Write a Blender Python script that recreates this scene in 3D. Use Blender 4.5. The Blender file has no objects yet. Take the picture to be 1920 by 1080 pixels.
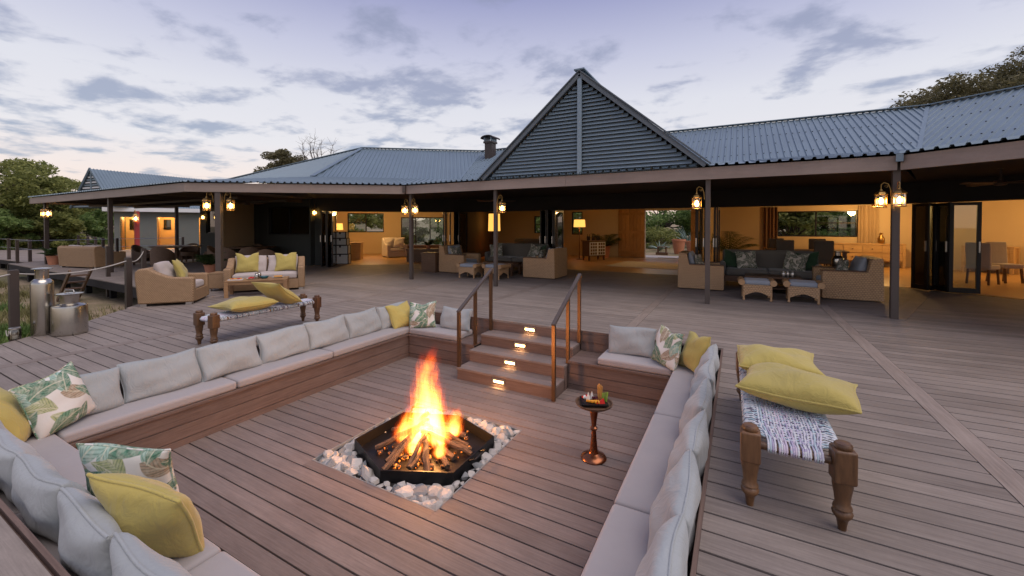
import bpy, bmesh, math, random
import numpy as np
from mathutils import Vector, Matrix, Euler

SC = bpy.context.scene
COL = SC.collection
R = math.radians
PI = math.pi

# ------------------------------------------------------------------ camera
def look(yaw, pitch, roll):
    f = Vector((math.sin(yaw)*math.cos(pitch), math.cos(yaw)*math.cos(pitch), math.sin(pitch)))
    r = Vector((math.cos(yaw), -math.sin(yaw), 0)); u = r.cross(f)
    r2 = r*math.cos(roll)+u*math.sin(roll); u2 = -r*math.sin(roll)+u*math.cos(roll)
    return Matrix((r2, u2, -f)).transposed()
cam = bpy.data.cameras.new('camera'); cam_o = bpy.data.objects.new('camera', cam); COL.objects.link(cam_o)
cam_o.matrix_world = Matrix.Translation((0, 0, 1.55)) @ look(R(-28.61), R(-.91), R(.02)).to_4x4()
cam.sensor_fit = 'HORIZONTAL'; cam.sensor_width = 36
cam.lens = 36*777.5/1920
cam.shift_y = (436.2-540)/1920
cam.clip_start = .05; cam.clip_end = 3000
SC.camera = cam_o

# ------------------------------------------------------------------ node helper
class NT:
    def __init__(s, tree):
        s.t = tree; s.n = tree.nodes; s.l = tree.links
    def new(s, kind, **kw):
        nd = s.n.new(kind)
        for k, v in kw.items():
            if hasattr(nd, k): setattr(nd, k, v)
        return nd
    def put(s, sock, v):
        if v is None: return
        if isinstance(v, bpy.types.NodeSocket): s.l.new(v, sock)
        else: sock.default_value = v
    def m(s, op, a, b=None, c=None, clamp=False):
        nd = s.n.new('ShaderNodeMath'); nd.operation = op; nd.use_clamp = clamp
        for i, v in enumerate((a, b, c)): s.put(nd.inputs[i], v)
        return nd.outputs[0]
    def vm(s, op, a, b=None, out=0):
        nd = s.n.new('ShaderNodeVectorMath'); nd.operation = op
        s.put(nd.inputs[0], a); s.put(nd.inputs[1], b)
        return nd.outputs[out]
    def sep(s, v):
        nd = s.n.new('ShaderNodeSeparateXYZ'); s.put(nd.inputs[0], v); return nd.outputs
    def comb(s, x, y, z):
        nd = s.n.new('ShaderNodeCombineXYZ')
        for i, v in enumerate((x, y, z)): s.put(nd.inputs[i], v)
        return nd.outputs[0]
    def noise(s, vec, scale, detail=3, rough=.5, dist=0, out=0):
        nd = s.n.new('ShaderNodeTexNoise'); s.put(nd.inputs['Vector'], vec)
        nd.inputs['Scale'].default_value = scale; nd.inputs['Detail'].default_value = detail
        nd.inputs['Roughness'].default_value = rough; nd.inputs['Distortion'].default_value = dist
        return nd.outputs[out]
    def ramp(s, fac, stops, interp='LINEAR'):
        nd = s.n.new('ShaderNodeValToRGB'); s.put(nd.inputs[0], fac)
        cr = nd.color_ramp; cr.interpolation = interp
        while len(cr.elements) < len(stops): cr.elements.new(.5)
        for e, (p, c) in zip(cr.elements, stops):
            e.position = p; e.color = (*c, 1) if len(c) == 3 else c
        return nd.outputs[0]
    def mix(s, fac, a, b, mode='MIX'):
        nd = s.n.new('ShaderNodeMix'); nd.data_type = 'RGBA'; nd.blend_type = mode
        s.put(nd.inputs[0], fac)
        for i, v in ((6, a), (7, b)):
            if isinstance(v, tuple) and len(v) == 3: v = (*v, 1)
            s.put(nd.inputs[i], v)
        return nd.outputs[2]
    def smooth(s, v, a, b):
        nd = s.n.new('ShaderNodeMapRange'); nd.interpolation_type = 'SMOOTHSTEP'
        s.put(nd.inputs[0], v); nd.inputs[1].default_value = a; nd.inputs[2].default_value = b
        return nd.outputs[0]
    def scale(s, vec, sc):
        return s.vm('MULTIPLY', vec, sc)

# ------------------------------------------------------------------ world: dusk sky with broken cloud
SUN_AZ, SUN_EL = R(98), R(60)       # direction the light comes from, measured from +Y towards +X
W = bpy.data.worlds.new('World'); SC.world = W; W.use_nodes = True
w = NT(W.node_tree); w.n.clear()
tc = w.new('ShaderNodeTexCoord'); dirv = tc.outputs['Generated']
dx, dy, dz = w.sep(dirv)
el = w.m('MAXIMUM', dz, 0.0)
grad = w.ramp(el, [(0, (.84, .62, .50)), (.09, (.86, .73, .67)), (.17, (.76, .74, .76)), (.27, (.70, .70, .755)), (.37, (.53, .54, .68)), (.48, (.31, .325, .53)), (.7, (.27, .29, .49)), (1, (.25, .27, .46))])
# a touch brighter and whiter away from the set sun
cp = w.comb(w.m('DIVIDE', dx, w.m('ADD', el, .12)), w.m('DIVIDE', dy, w.m('ADD', el, .12)), 0)
n1 = w.noise(w.vm('ADD', w.scale(cp, (.90, 1.0, 1)), (3.1, 7.7, 0)), 3.1, 8, .56, .15)
n2 = w.noise(w.vm('ADD', cp, (11.3, 2.2, 0)), .42, 2, .5)
cov = w.m('ADD', n1, w.m('MULTIPLY', w.m('SUBTRACT', n2, .5), .55))
mask = w.smooth(cov, .480, .67)
mask = w.m('MULTIPLY', mask, w.smooth(el, .02, .10))
ccol = w.ramp(el, [(0, (.52, .48, .50)), (.12, (.30, .36, .47)), (.30, (.30, .33, .46)), (.6, (.25, .27, .40))])
skyc = w.mix(w.m('MULTIPLY', mask, .86), grad, ccol)
nish = w.new('ShaderNodeTexSky', sky_type='NISHITA', sun_disc=False)
nish.sun_elevation = SUN_EL; nish.sun_rotation = SUN_AZ; nish.altitude = 500; nish.dust_density = 1.5
skyc = w.mix(1.0, skyc, w.mix(1.0, (.012, .012, .012), nish.outputs[0], 'MULTIPLY'), 'ADD')
bg = w.new('ShaderNodeBackground'); w.put(bg.inputs[0], skyc); bg.inputs[1].default_value = .80
wo = w.new('ShaderNodeOutputWorld'); w.l.new(bg.outputs[0], wo.inputs[0])

# ------------------------------------------------------------------ wide soft sun lamp added as fill, high from the right
sl = bpy.data.lights.new('sun', 'SUN'); sl.energy = 1.6; sl.angle = R(60); sl.color = (1, .86, .76)
so = bpy.data.objects.new('sun', sl); COL.objects.link(so)
sdir = Vector((math.sin(SUN_AZ)*math.cos(SUN_EL), math.cos(SUN_AZ)*math.cos(SUN_EL), math.sin(SUN_EL)))
so.rotation_euler = sdir.to_track_quat('Z', 'Y').to_euler(); so.location = sdir*60

SC.view_settings.view_transform = 'Standard'; SC.view_settings.look = 'None'
SC.view_settings.gamma = 1; SC.view_settings.use_curve_mapping = False
SC.view_settings.exposure = .38
SC.render.engine = 'CYCLES'
cy = SC.cycles
cy.use_denoising = True
try: cy.denoiser = 'OPENIMAGEDENOISE'
except Exception: pass
cy.max_bounces = 6; cy.diffuse_bounces = 3; cy.glossy_bounces = 3; cy.transmission_bounces = 5; cy.transparent_max_bounces = 12; cy.volume_bounces = 0
cy.sample_clamp_indirect = 4; cy.caustics_reflective = False; cy.caustics_refractive = False
cy.volume_step_rate = 1.0; cy.volume_max_steps = 128
cy.use_adaptive_sampling = True; cy.adaptive_threshold = .015

# ------------------------------------------------------------------ mesh helpers
class MB:
    def __init__(s): s.v = []; s.f = []
    def add(s, vs, fs):
        o = len(s.v); s.v += [tuple(p) for p in vs]; s.f += [tuple(i+o for i in f) for f in fs]; return s
    def box(s, cx, cy, cz, sx, sy, sz, rz=0):
        c, n = math.cos(rz), math.sin(rz); vs = []
        for z in (-1, 1):
            for x, y in ((-1, -1), (1, -1), (1, 1), (-1, 1)):
                px, py = x*sx/2, y*sy/2
                vs.append((cx+px*c-py*n, cy+px*n+py*c, cz+z*sz/2))
        return s.add(vs, [(3, 2, 1, 0), (4, 5, 6, 7), (0, 1, 5, 4), (1, 2, 6, 5), (2, 3, 7, 6), (3, 0, 4, 7)])
    def bb(s, x0, x1, y0, y1, z0, z1):
        return s.box((x0+x1)/2, (y0+y1)/2, (z0+z1)/2, x1-x0, y1-y0, z1-z0)
    def bar(s, a, b, wd, ht, up=(0, 0, 1)):
        a, b = Vector(a), Vector(b); d = (b-a).normalized(); up = Vector(up)
        if abs(d.dot(up)) > .99: up = Vector((0, 1, 0))
        sx = d.cross(up).normalized(); uz = sx.cross(d)
        vs = []
        for p in (a, b):
            for i, j in ((-1, -1), (1, -1), (1, 1), (-1, 1)): vs.append(p+sx*(i*wd/2)+uz*(j*ht/2))
        return s.add(vs, [(3, 2, 1, 0), (4, 5, 6, 7), (0, 1, 5, 4), (1, 2, 6, 5), (2, 3, 7, 6), (3, 0, 4, 7)])
    def tube(s, pts, r, n=8, closed=False, cap=True):
        pts = [Vector(p) for p in pts]; k = len(pts); rs = r if isinstance(r, (list, tuple)) else [r]*k
        vs = []; prev = None
        for i, p in enumerate(pts):
            if closed: t = pts[(i+1) % k]-pts[i-1]
            else: t = pts[min(i+1, k-1)]-pts[max(i-1, 0)]
            t.normalize()
            a = prev if prev is not None and abs(prev.dot(t)) < .95 else (Vector((0, 0, 1)) if abs(t.z) < .9 else Vector((1, 0, 0)))
            b = t.cross(a).normalized(); a = b.cross(t).normalized(); prev = a
            for j in range(n):
                an = 2*PI*j/n; vs.append(p+(a*math.cos(an)+b*math.sin(an))*rs[i])
        fs = []
        for i in range(k if closed else k-1):
            for j in range(n):
                i2 = (i+1) % k; fs.append((i*n+j, i*n+(j+1) % n, i2*n+(j+1) % n, i2*n+j))
        if cap and not closed: fs += [tuple(range(n))[::-1], tuple((k-1)*n+j for j in range(n))]
        return s.add(vs, fs)
    def lathe(s, prof, n=24, c=(0, 0, 0), rot=None, sq=1.0):
        vs = []; fs = []; k = len(prof)
        for r, z in prof:
            for j in range(n):
                a = 2*PI*j/n; p = Vector((r*math.cos(a), r*math.sin(a)*sq, z))
                if rot: p = rot @ p
                vs.append((p.x+c[0], p.y+c[1], p.z+c[2]))
        for i in range(k-1):
            for j in range(n): fs.append((i*n+j, i*n+(j+1) % n, (i+1)*n+(j+1) % n, (i+1)*n+j))
        fs += [tuple(range(n))[::-1], tuple((k-1)*n+j for j in range(n))]
        return s.add(vs, fs)
    def prism(s, poly, z0, z1):
        n = len(poly)
        zs0 = z0 if isinstance(z0, (list, tuple)) else [z0]*n
        zs1 = z1 if isinstance(z1, (list, tuple)) else [z1]*n
        vs = [(x, y, z) for (x, y), z in zip(poly, zs0)]+[(x, y, z) for (x, y), z in zip(poly, zs1)]
        fs = [tuple(range(n))[::-1], tuple(range(n, 2*n))]+[(i, (i+1) % n, n+(i+1) % n, n+i) for i in range(n)]
        return s.add(vs, fs)
    def side(s, prof, x0, x1):
        """a (y,z) outline extruded along x"""
        n = len(prof)
        vs = [(x0, y, z) for y, z in prof]+[(x1, y, z) for y, z in prof]
        fs = [tuple(range(n))[::-1], tuple(range(n, 2*n))]+[(i, (i+1) % n, n+(i+1) % n, n+i) for i in range(n)]
        return s.add(vs, fs)
    def rbox(s, cx, cy, cz, sx, sy, sz, r=.03, n=8, puff=0.0, seed=None):
        """rounded, slightly crowned box"""
        rnd = random.Random(seed); ph = [rnd.uniform(0, 6.3) for _ in range(4)]
        h = Vector((sx/2, sy/2, sz/2)); r = min(r, min(h)*.98); inn = h-Vector((r, r, r))
        axes = [(0, 1, 2), (1, 2, 0), (2, 0, 1)]
        for ax, bx, ccx in axes:
            for sg in (-1, 1):
                o = len(s.v); g = []
                def coords(hh):
                    m = max(2, n)
                    c = [-1, -.98, -.93, -.86]+[-.86+1.72*i/m for i in range(1, m)]+[.86, .93, .98, 1]
                    lim = (hh-r)/hh
                    return sorted(set([round(min(1, max(-1, q)), 4) for q in c]+[-1+.25*(1-lim), -lim, lim, 1-.25*(1-lim)]))
                us, vs_ = coords(h[ax]), coords(h[bx])
                for u in us:
                    for v in vs_:
                        p = Vector((0, 0, 0)); p[ax] = u*h[ax]; p[bx] = v*h[bx]; p[ccx] = sg*h[ccx]
                        q = Vector([max(-inn[i], min(inn[i], p[i])) for i in range(3)])
                        d = p-q
                        if d.length > 1e-9: p = q+d.normalized()*r
                        if puff:
                            a, b = p.x/h.x, p.y/h.y
                            k = max(0, 1-a*a)*max(0, 1-b*b)
                            p.z += (1 if p.z > 0 else -.2)*puff*(k**.5)*(1+.25*math.sin(5*a+ph[0])*math.sin(4*b+ph[1]))
                        s.v.append((p.x+cx, p.y+cy, p.z+cz))
                nu, nv = len(us), len(vs_)
                for i in range(nu-1):
                    for j in range(nv-1):
                        f = (o+i*nv+j, o+(i+1)*nv+j, o+(i+1)*nv+j+1, o+i*nv+j+1)
                        s.f.append(f if sg > 0 else f[::-1])
        return s
    def mesh(s, name, fix=True, weld=False):
        me = bpy.data.meshes.new(name); me.from_pydata(s.v, [], s.f); me.update()
        if fix:
            b = bmesh.new(); b.from_mesh(me)
            if weld: bmesh.ops.remove_doubles(b, verts=b.verts, dist=1e-4)
            bmesh.ops.recalc_face_normals(b, faces=b.faces); b.to_mesh(me); b.free()
        return me
    def build(s, name, mat, parent=None, loc=None, rot=None, smooth=None, weld=False, fix=True):
        me = s.mesh(name, fix, weld)
        return link(name, me, mat, parent, loc, rot, smooth)

def link(name, me, mat, parent=None, loc=None, rot=None, smooth=None):
    if mat is not None and not me.materials: me.materials.append(mat)
    if smooth is not None:
        me.polygons.foreach_set('use_smooth', [True]*len(me.polygons))
        if smooth < 180: me.set_sharp_from_angle(angle=R(smooth))
    o = bpy.data.objects.new(name, me); COL.objects.link(o)
    if parent is not None: o.parent = parent
    if loc is not None: o.location = loc
    if rot is not None: o.rotation_euler = rot
    return o

def tag(o, label=None, cat=None, group=None, kind=None):
    if label: o['label'] = label
    if cat: o['category'] = cat
    if group: o['group'] = group
    if kind: o['kind'] = kind
    return o
def thing(name, label, cat, loc=(0, 0, 0), rz=0, group=None):
    o = bpy.data.objects.new(name, None); COL.objects.link(o); o.empty_display_size = .1
    o.location = loc; o.rotation_euler = (0, 0, rz)
    return tag(o, label, cat, group)
def copy_tree(o, parent=None):
    c = o.copy(); COL.objects.link(c)
    if parent is not None: c.parent = parent
    for ch in list(o.children): copy_tree(ch, c)
    return c

# ------------------------------------------------------------------ materials
MATS = {}
def pbsdf(name):
    m = bpy.data.materials.new(name); m.use_nodes = True
    t = NT(m.node_tree); b = t.n['Principled BSDF']; MATS[name] = m
    return m, t, b
def plain(name, col, rough=.6, metal=0, var=.12, nscale=6, bump=0, bscale=60, spec=.5, objvar=0.0, coat=0):
    m, t, b = pbsdf(name)
    tcn = t.new('ShaderNodeTexCoord').outputs['Object']
    n = t.noise(tcn, nscale, 4, .6)
    k = t.m('ADD', 1-var, t.m('MULTIPLY', n, 2*var))
    if objvar:
        oi = t.new('ShaderNodeObjectInfo').outputs['Random']
        k = t.m('MULTIPLY', k, t.m('ADD', 1-objvar, t.m('MULTIPLY', oi, 2*objvar)))
    c = t.vm('SCALE', (*col,), None); c.node.inputs[0].default_value = col
    t.put(c.node.inputs['Scale'], k)
    t.put(b.inputs['Base Color'], c)
    t.put(b.inputs['Roughness'], t.m('ADD', rough-.08, t.m('MULTIPLY', n, .16), clamp=True)); b.inputs['Metallic'].default_value = metal
    b.inputs['Specular IOR Level'].default_value = spec
    if coat: b.inputs['Coat Weight'].default_value = coat
    if bump:
        bn = t.new('ShaderNodeBump'); bn.inputs['Strength'].default_value = bump; bn.inputs['Distance'].default_value = .01
        t.put(bn.inputs['Height'], t.noise(tcn, bscale, 4, .6)); t.put(b.inputs['Normal'], bn.outputs[0])
    return m
def emis(name, col, strength):
    m, t, b = pbsdf(name)
    b.inputs['Base Color'].default_value = (*col, 1)
    b.inputs['Emission Color'].default_value = (*col, 1); b.inputs['Emission Strength'].default_value = strength
    return m
def wood(name, c1, c2, rough=.55, axis=0, stretch=14, scale=3.0, objvar=.12, bump=.15, spec=.4):
    """grain running along a local axis, each board a little different"""
    m, t, b = pbsdf(name)
    p = t.new('ShaderNodeTexCoord').outputs['Object']
    oi = t.new('ShaderNodeObjectInfo').outputs['Random']
    sc = [stretch]*3; sc[axis] = 1.0
    off = t.comb(t.m('MULTIPLY', oi, 37.0), t.m('MULTIPLY', oi, 91.0), t.m('MULTIPLY', oi, 13.0))
    q = t.vm('ADD', t.scale(p, tuple(sc)), off)
    g = t.noise(q, scale, 6, .65, .3)
    g2 = t.noise(t.vm('ADD', p, off), 1.6, 3, .6)
    fac = t.m('ADD', t.m('MULTIPLY', g, .75), t.m('MULTIPLY', g2, .35))
    col = t.ramp(fac, [(.30, c1), (.72, c2)])
    k = t.m('ADD', 1-objvar, t.m('MULTIPLY', t.m('FRACT', t.m('MULTIPLY', oi, 7.31)), 2*objvar))
    # scuffs and faded patches that run across neighbouring boards
    wp = t.new('ShaderNodeNewGeometry').outputs['Position']
    dirt = t.noise(wp, 1.3, 5, .65); fine = t.noise(wp, 42, 3, .7)
    k = t.m('MULTIPLY', k, t.m('ADD', .80, t.m('MULTIPLY', dirt, .40)))
    k = t.m('MULTIPLY', k, t.m('ADD', .90, t.m('MULTIPLY', fine, .20)))
    cs = t.vm('SCALE', col); t.put(cs.node.inputs['Scale'], k)
    t.put(b.inputs['Base Color'], cs)
    t.put(b.inputs['Roughness'], t.m('ADD', rough-.18, t.m('ADD', t.m('MULTIPLY', g, .22), t.m('MULTIPLY', dirt, .16)), clamp=True))
    b.inputs['Specular IOR Level'].default_value = spec
    bn = t.new('ShaderNodeBump'); bn.inputs['Strength'].default_value = bump; bn.inputs['Distance'].default_value = .004
    t.put(bn.inputs['Height'], g); t.put(b.inputs['Normal'], bn.outputs[0])
    return m
def fabric(name, col, var=.10, rough=.9, weave=520, wr=.35, sheen=.25):
    m, t, b = pbsdf(name)
    p = t.new('ShaderNodeTexCoord').outputs['Object']
    oi = t.new('ShaderNodeObjectInfo').outputs['Random']
    n = t.noise(t.vm('ADD', p, t.comb(t.m('MULTIPLY', oi, 19), 0, 0)), 5, 4, .6)
    k = t.m('MULTIPLY', t.m('ADD', 1-var, t.m('MULTIPLY', n, 2*var)), t.m('ADD', .95, t.m('MULTIPLY', oi, .1)))
    c = t.vm('SCALE', col); c.node.inputs[0].default_value = col; t.put(c.node.inputs['Scale'], k)
    t.put(b.inputs['Base Color'], c); b.inputs['Roughness'].default_value = rough
    b.inputs['Sheen Weight'].default_value = sheen; b.inputs['Specular IOR Level'].default_value = .2
    wv = t.noise(p, weave, 2, .5)
    wr_n = t.noise(t.vm('ADD', t.scale(p, (1, 1, .55)), t.comb(t.m('MULTIPLY', oi, 31), 0, 0)), 9, 4, .55, .8)
    bn = t.new('ShaderNodeBump'); bn.inputs['Strength'].default_value = .25; bn.inputs['Distance'].default_value = .002; t.put(bn.inputs['Height'], wv)
    b2 = t.new('ShaderNodeBump'); b2.inputs['Strength'].default_value = wr; b2.inputs['Distance'].default_value = .03; t.put(b2.inputs['Height'], wr_n)
    t.put(b2.inputs['Normal'], bn.outputs[0]); t.put(b.inputs['Normal'], b2.outputs[0])
    return m
def leafprint(name, ground, cols, scale=3.4, dens=1.0):
    """printed cloth: ribbed leaves of several greens scattered on a pale ground"""
    m, t, b = pbsdf(name)
    p0 = t.new('ShaderNodeTexCoord').outputs['Object']
    oi = t.new('ShaderNodeObjectInfo').outputs['Random']
    px, py, pz = t.sep(p0)
    base = t.comb(t.m('ADD', px, t.m('MULTIPLY', oi, 5.0)), t.m('ADD', pz, t.m('MULTIPLY', oi, 3.0)), 0)
    col = (*ground, 1)
    for L, (sc, la, lb, offv) in enumerate(((scale, .62, .30, 0.0), (scale*1.15, .60, .24, 4.7), (scale*.9, .66, .27, 9.1))):
        q = t.vm('SCALE', t.vm('ADD', base, (offv, offv*.7, 0))); q.node.inputs['Scale'].default_value = sc
        vo = t.new('ShaderNodeTexVoronoi', voronoi_dimensions='2D', feature='F1'); t.put(vo.inputs['Vector'], q); vo.inputs['Scale'].default_value = 1
        vo.inputs['Randomness'].default_value = .8
        loc = t.vm('SUBTRACT', q, vo.outputs['Position'])
        lx, ly, _ = t.sep(loc)
        cr, cg, cb = t.sep(vo.outputs['Color'])
        an = t.m('MULTIPLY', cr, 6.283); ca, sa = t.m('COSINE', an), t.m('SINE', an)
        a = t.m('ADD', t.m('MULTIPLY', lx, ca), t.m('MULTIPLY', ly, sa))
        bb = t.m('SUBTRACT', t.m('MULTIPLY', ly, ca), t.m('MULTIPLY', lx, sa))
        bb = t.m('ADD', bb, t.m('MULTIPLY', t.m('MULTIPLY', a, a), .35))
        ab = t.m('ABSOLUTE', bb)
        # leaf outline: |b| < lb*(1-(a/la)^2)
        e = t.m('DIVIDE', a, la); lim = t.m('MULTIPLY', t.m('SUBTRACT', 1.0, t.m('MULTIPLY', e, e)), lb)
        inside = t.smooth(t.m('SUBTRACT', lim, ab), 0, .03)
        vein = t.m('SINE', t.m('ADD', t.m('MULTIPLY', a, 46), t.m('MULTIPLY', ab, -62)))
        vein = t.smooth(vein, -.2, .9)
        rib = t.smooth(ab, .03, .012)
        lc = t.ramp(cg, [(i/max(1, len(cols)-1), c) for i, c in enumerate(cols)], 'CONSTANT')
        dk = t.mix(1.0, lc, (.30, .42, .38), 'MULTIPLY')
        lcol = t.mix(t.m('MULTIPLY', vein, .6), lc, dk)
        lcol = t.mix(t.m('MULTIPLY', rib, .6), lcol, (.62, .60, .45))
        keep = t.m('GREATER_THAN', cb, .12 if L else .05)
        wash = t.noise(q, 5.0, 4, .65); lcol = t.mix(t.smooth(wash, .35, .75), lcol, t.mix(.5, lcol, (.70, .66, .55)))
        col = t.mix(t.m('MULTIPLY', inside, keep), col, lcol)
    t.put(b.inputs['Base Color'], col); b.inputs['Roughness'].default_value = .85; b.inputs['Specular IOR Level'].default_value = .2
    bn = t.new('ShaderNodeBump'); bn.inputs['Strength'].default_value = .3; bn.inputs['Distance'].default_value = .02
    t.put(bn.inputs['Height'], t.noise(p0, 8, 4, .55, .8)); t.put(b.inputs['Normal'], bn.outputs[0])
    return m
def wicker(name, c1, c2, sx=20, sz=26):
    """basket weave: alternate over-under strands, real bump"""
    m, t, b = pbsdf(name)
    p = t.new('ShaderNodeTexCoord').outputs['Object']
    x, y, z = t.sep(p)
    h = t.m('ADD', x, y)
    row = t.m('FLOOR', t.m('MULTIPLY', z, sz)); hh = t.m('ADD', t.m('MULTIPLY', h, sx), t.m('MULTIPLY', row, .5))
    ab = t.m('ABSOLUTE', t.m('SINE', t.m('MULTIPLY', hh, PI))); cb = t.m('ABSOLUTE', t.m('SINE', t.m('MULTIPLY', z, sz*PI)))
    hgt = t.m('MULTIPLY', t.m('POWER', ab, .5), t.m('POWER', cb, .5))
    n = t.noise(p, 14, 4, .7)
    n3 = t.noise(t.scale(p, (3, 3, 60)), 3, 3, .6)
    f = t.m('ADD', t.m('MULTIPLY', hgt, .45), t.m('ADD', t.m('MULTIPLY', n, .35), t.m('MULTIPLY', n3, .30)))
    col = t.ramp(f, [(.25, c1), (.70, c2)])
    t.put(b.inputs['Base Color'], col); b.inputs['Roughness'].default_value = .55; b.inputs['Specular IOR Level'].default_value = .35
    bn = t.new('ShaderNodeBump'); bn.inputs['Strength'].default_value = .7; bn.inputs['Distance'].default_value = .008
    t.put(bn.inputs['Height'], hgt); t.put(b.inputs['Normal'], bn.outputs[0])
    return m

M = {}
M['deck'] = wood('deck_board', (.165, .137, .120), (.300, .256, .224), .66, 0, 22, 3.2, .13, .22, .22)
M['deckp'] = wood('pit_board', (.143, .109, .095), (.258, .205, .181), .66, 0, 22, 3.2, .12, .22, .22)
M['decky'] = wood('deck_board_cross', (.165, .132, .114), (.315, .262, .228), .66, 1, 22, 3.2, .10, .22, .22)
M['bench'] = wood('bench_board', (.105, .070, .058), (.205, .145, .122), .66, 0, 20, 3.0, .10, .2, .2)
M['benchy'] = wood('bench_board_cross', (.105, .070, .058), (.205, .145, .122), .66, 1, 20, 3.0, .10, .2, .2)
M['under'] = plain('dark_subframe', (.012, .010, .010), .9)
M['fascia'] = wood('fascia_brown', (.26, .205, .172), (.345, .275, .235), .55, 0, 8, 1.2, .06, .08)
M['post'] = plain('brown_post_paint', (.085, .066, .056), .5, 0, .15, 5)
M['postd'] = plain('dark_brown_post_paint', (.050, .036, .030), .5, 0, .15, 5)
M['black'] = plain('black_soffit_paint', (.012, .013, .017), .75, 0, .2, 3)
M['soffit'] = plain('brown_soffit_board', (.20, .15, .12), .7, 0, .12, 3)
M['dwall'] = plain('charcoal_plaster', (.040, .046, .044), .85, 0, .18, 2.2, .25, 40)
M['cream'] = plain('cream_plaster', (.56, .44, .29), .85, 0, .06, 1.5, .15, 30)
M['greywall'] = plain('grey_green_plaster', (.150, .165, .150), .85, 0, .12, 1.5, .2, 30)
M['white'] = plain('white_paint', (.70, .72, .72), .5, 0, .05, 4)
M['grey'] = fabric('warm_grey_seat_fabric', (.36, .330, .325), .06, .85, 520, .10)
M['greyp'] = fabric('pale_grey_back_fabric', (.335, .360, .365), .09, .85, 520, .60)
M['yellow'] = fabric('mustard_yellow_linen', (.45, .365, .108), .12, .9, 420, .60)
M['taupe'] = fabric('taupe_outdoor_fabric', (.47, .41, .38), .06, .9, 480, .30)
M['charc'] = fabric('charcoal_sofa_fabric', (.135, .125, .110), .08, .9, 420, .25)
M['green'] = fabric('dark_green_velvet', (.018, .052, .022), .15, .7, 300, .3, .6)
M['bluegrey'] = fabric('blue_grey_pad_fabric', (.31, .345, .39), .06, .9, 480, .2)
M['leafp'] = leafprint('leaf_print_cloth', (.66, .65, .61), [(.14, .27, .17), (.30, .45, .38), (.10, .22, .15), (.36, .27, .19), (.36, .40, .20), (.22, .36, .32)], 4.8)
M['leafg'] = leafprint('grey_leaf_print_cloth', (.50, .47, .41), [(.05, .07, .05), (.12, .14, .11), (.07, .09, .07)], 7.5)
M['wick'] = wicker('honey_rattan_weave', (.215, .120, .055), (.560, .365, .205))
M['wickd'] = wicker('brown_rattan_weave', (.165, .096, .050), (.405, .262, .146), 30, 42)
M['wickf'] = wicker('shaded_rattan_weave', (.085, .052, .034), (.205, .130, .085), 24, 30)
M['rattan'] = plain('rattan_cane', (.46, .28, .14), .45, 0, .15, 12)
M['teak'] = wood('teak_table', (.215, .110, .050), (.400, .235, .115), .45, 0, 12, 4, .08, .1)
M['dteak'] = wood('dark_teak', (.085, .045, .025), (.170, .095, .055), .45, 0, 12, 4, .08, .1)
M['turned'] = wood('turned_antique_wood', (.042, .019, .009), (.175, .086, .036), .38, 2, 6, 5, .25, .25, .5)
M['turnedd'] = wood('dark_turned_antique_wood', (.045, .018, .009), (.155, .070, .030), .38, 2, 6, 5, .1, .25, .5)
M['steel'] = plain('brushed_milk_can_steel', (.46, .44, .40), .25, 1, .16, 4, .03, 12)
M['tin'] = plain('blue_grey_roof_sheet', (.180, .245, .295), .42, .25, .16, .8, .05, 40)
M['tind'] = plain('blue_grey_louvre_paint', (.23, .305, .36), .42, .2, .08, 3)
M['tinedge'] = plain('dark_blue_grey_trim', (.12, .150, .175), .6, 0, .08, 3)
M['bronze'] = plain('bronze_rail_paint', (.110, .060, .030), .38, .5, .15, 9)
M['copper'] = plain('copper_pedestal', (.27, .105, .052), .28, 1, .18, 7, .1, 30)
M['iron'] = plain('blackened_iron', (.022, .022, .024), .42, .7, .25, 7, .15, 30)
M['stone'] = plain('pale_quartz_stone', (.50, .46, .415), .85, 0, .28, 9, .6, 22, objvar=.14)
M['stoneg'] = plain('grey_stone', (.24, .245, .24), .85, 0, .25, 9, .6, 22, objvar=.14)
M['ash'] = plain('ash_bed', (.055, .045, .042), .95, 0, .4, 20, .5, 40)
M['floor'] = wood('oak_floor', (.30, .170, .070), (.50, .310, .140), .35, 0, 10, 2.4, .1, .08)
M['timber'] = wood('rustic_door_timber', (.215, .105, .035), (.46, .250, .090), .5, 2, 10, 4, .12, .25)
M['oak'] = wood('oak_sideboard', (.330, .205, .095), (.540, .360, .185), .45, 0, 10, 4, .06, .1)
M['dframe'] = plain('black_door_frame', (.010, .010, .012), .35, .3, .1, 5)
M['curtain'] = fabric('linen_curtain', (.42, .31, .20), .08, .95, 300, .1)
M['curtaind'] = fabric('brown_curtain', (.17, .095, .06), .08, .95, 300, .1)
M['brass'] = plain('aged_brass', (.42, .26, .09), .32, 1, .15, 12)
M['terra'] = plain('terracotta', (.50, .215, .125), .8, 0, .12, 8, .2, 40)
M['redpost'] = plain('red_painted_post', (.34, .045, .040), .5, 0, .15, 6)
M['concrete'] = plain('pale_concrete_path', (.46, .44, .43), .85, 0, .1, 2, .2, 60)
M['rope'] = plain('pale_rope', (.52, .49, .44), .9, 0, .15, 60, .6, 180)
M['wire'] = plain('steel_cable', (.42, .43, .44), .35, .9)
M['bulb'] = emis('warm_bulb_glow', (1, .52, .13), 40)
M['lens'] = emis('step_light_glow', (1, .60, .24), 5)
M['shade'] = emis('lit_lamp_shade', (1, .50, .10), 1.1)
M['alu'] = plain('satin_aluminium', (.55, .53, .50), .35, 1, .05)
M['food1'] = plain('orange_melon', (.75, .32, .02), .5, 0, .15, 40)
M['food2'] = plain('red_pepper', (.55, .02, .012), .3, 0, .15, 40)
M['food3'] = plain('white_cheese', (.72, .70, .64), .6, 0, .06, 40)
M['food4'] = plain('green_celery', (.24, .42, .06), .45, 0, .15, 40)
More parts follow.
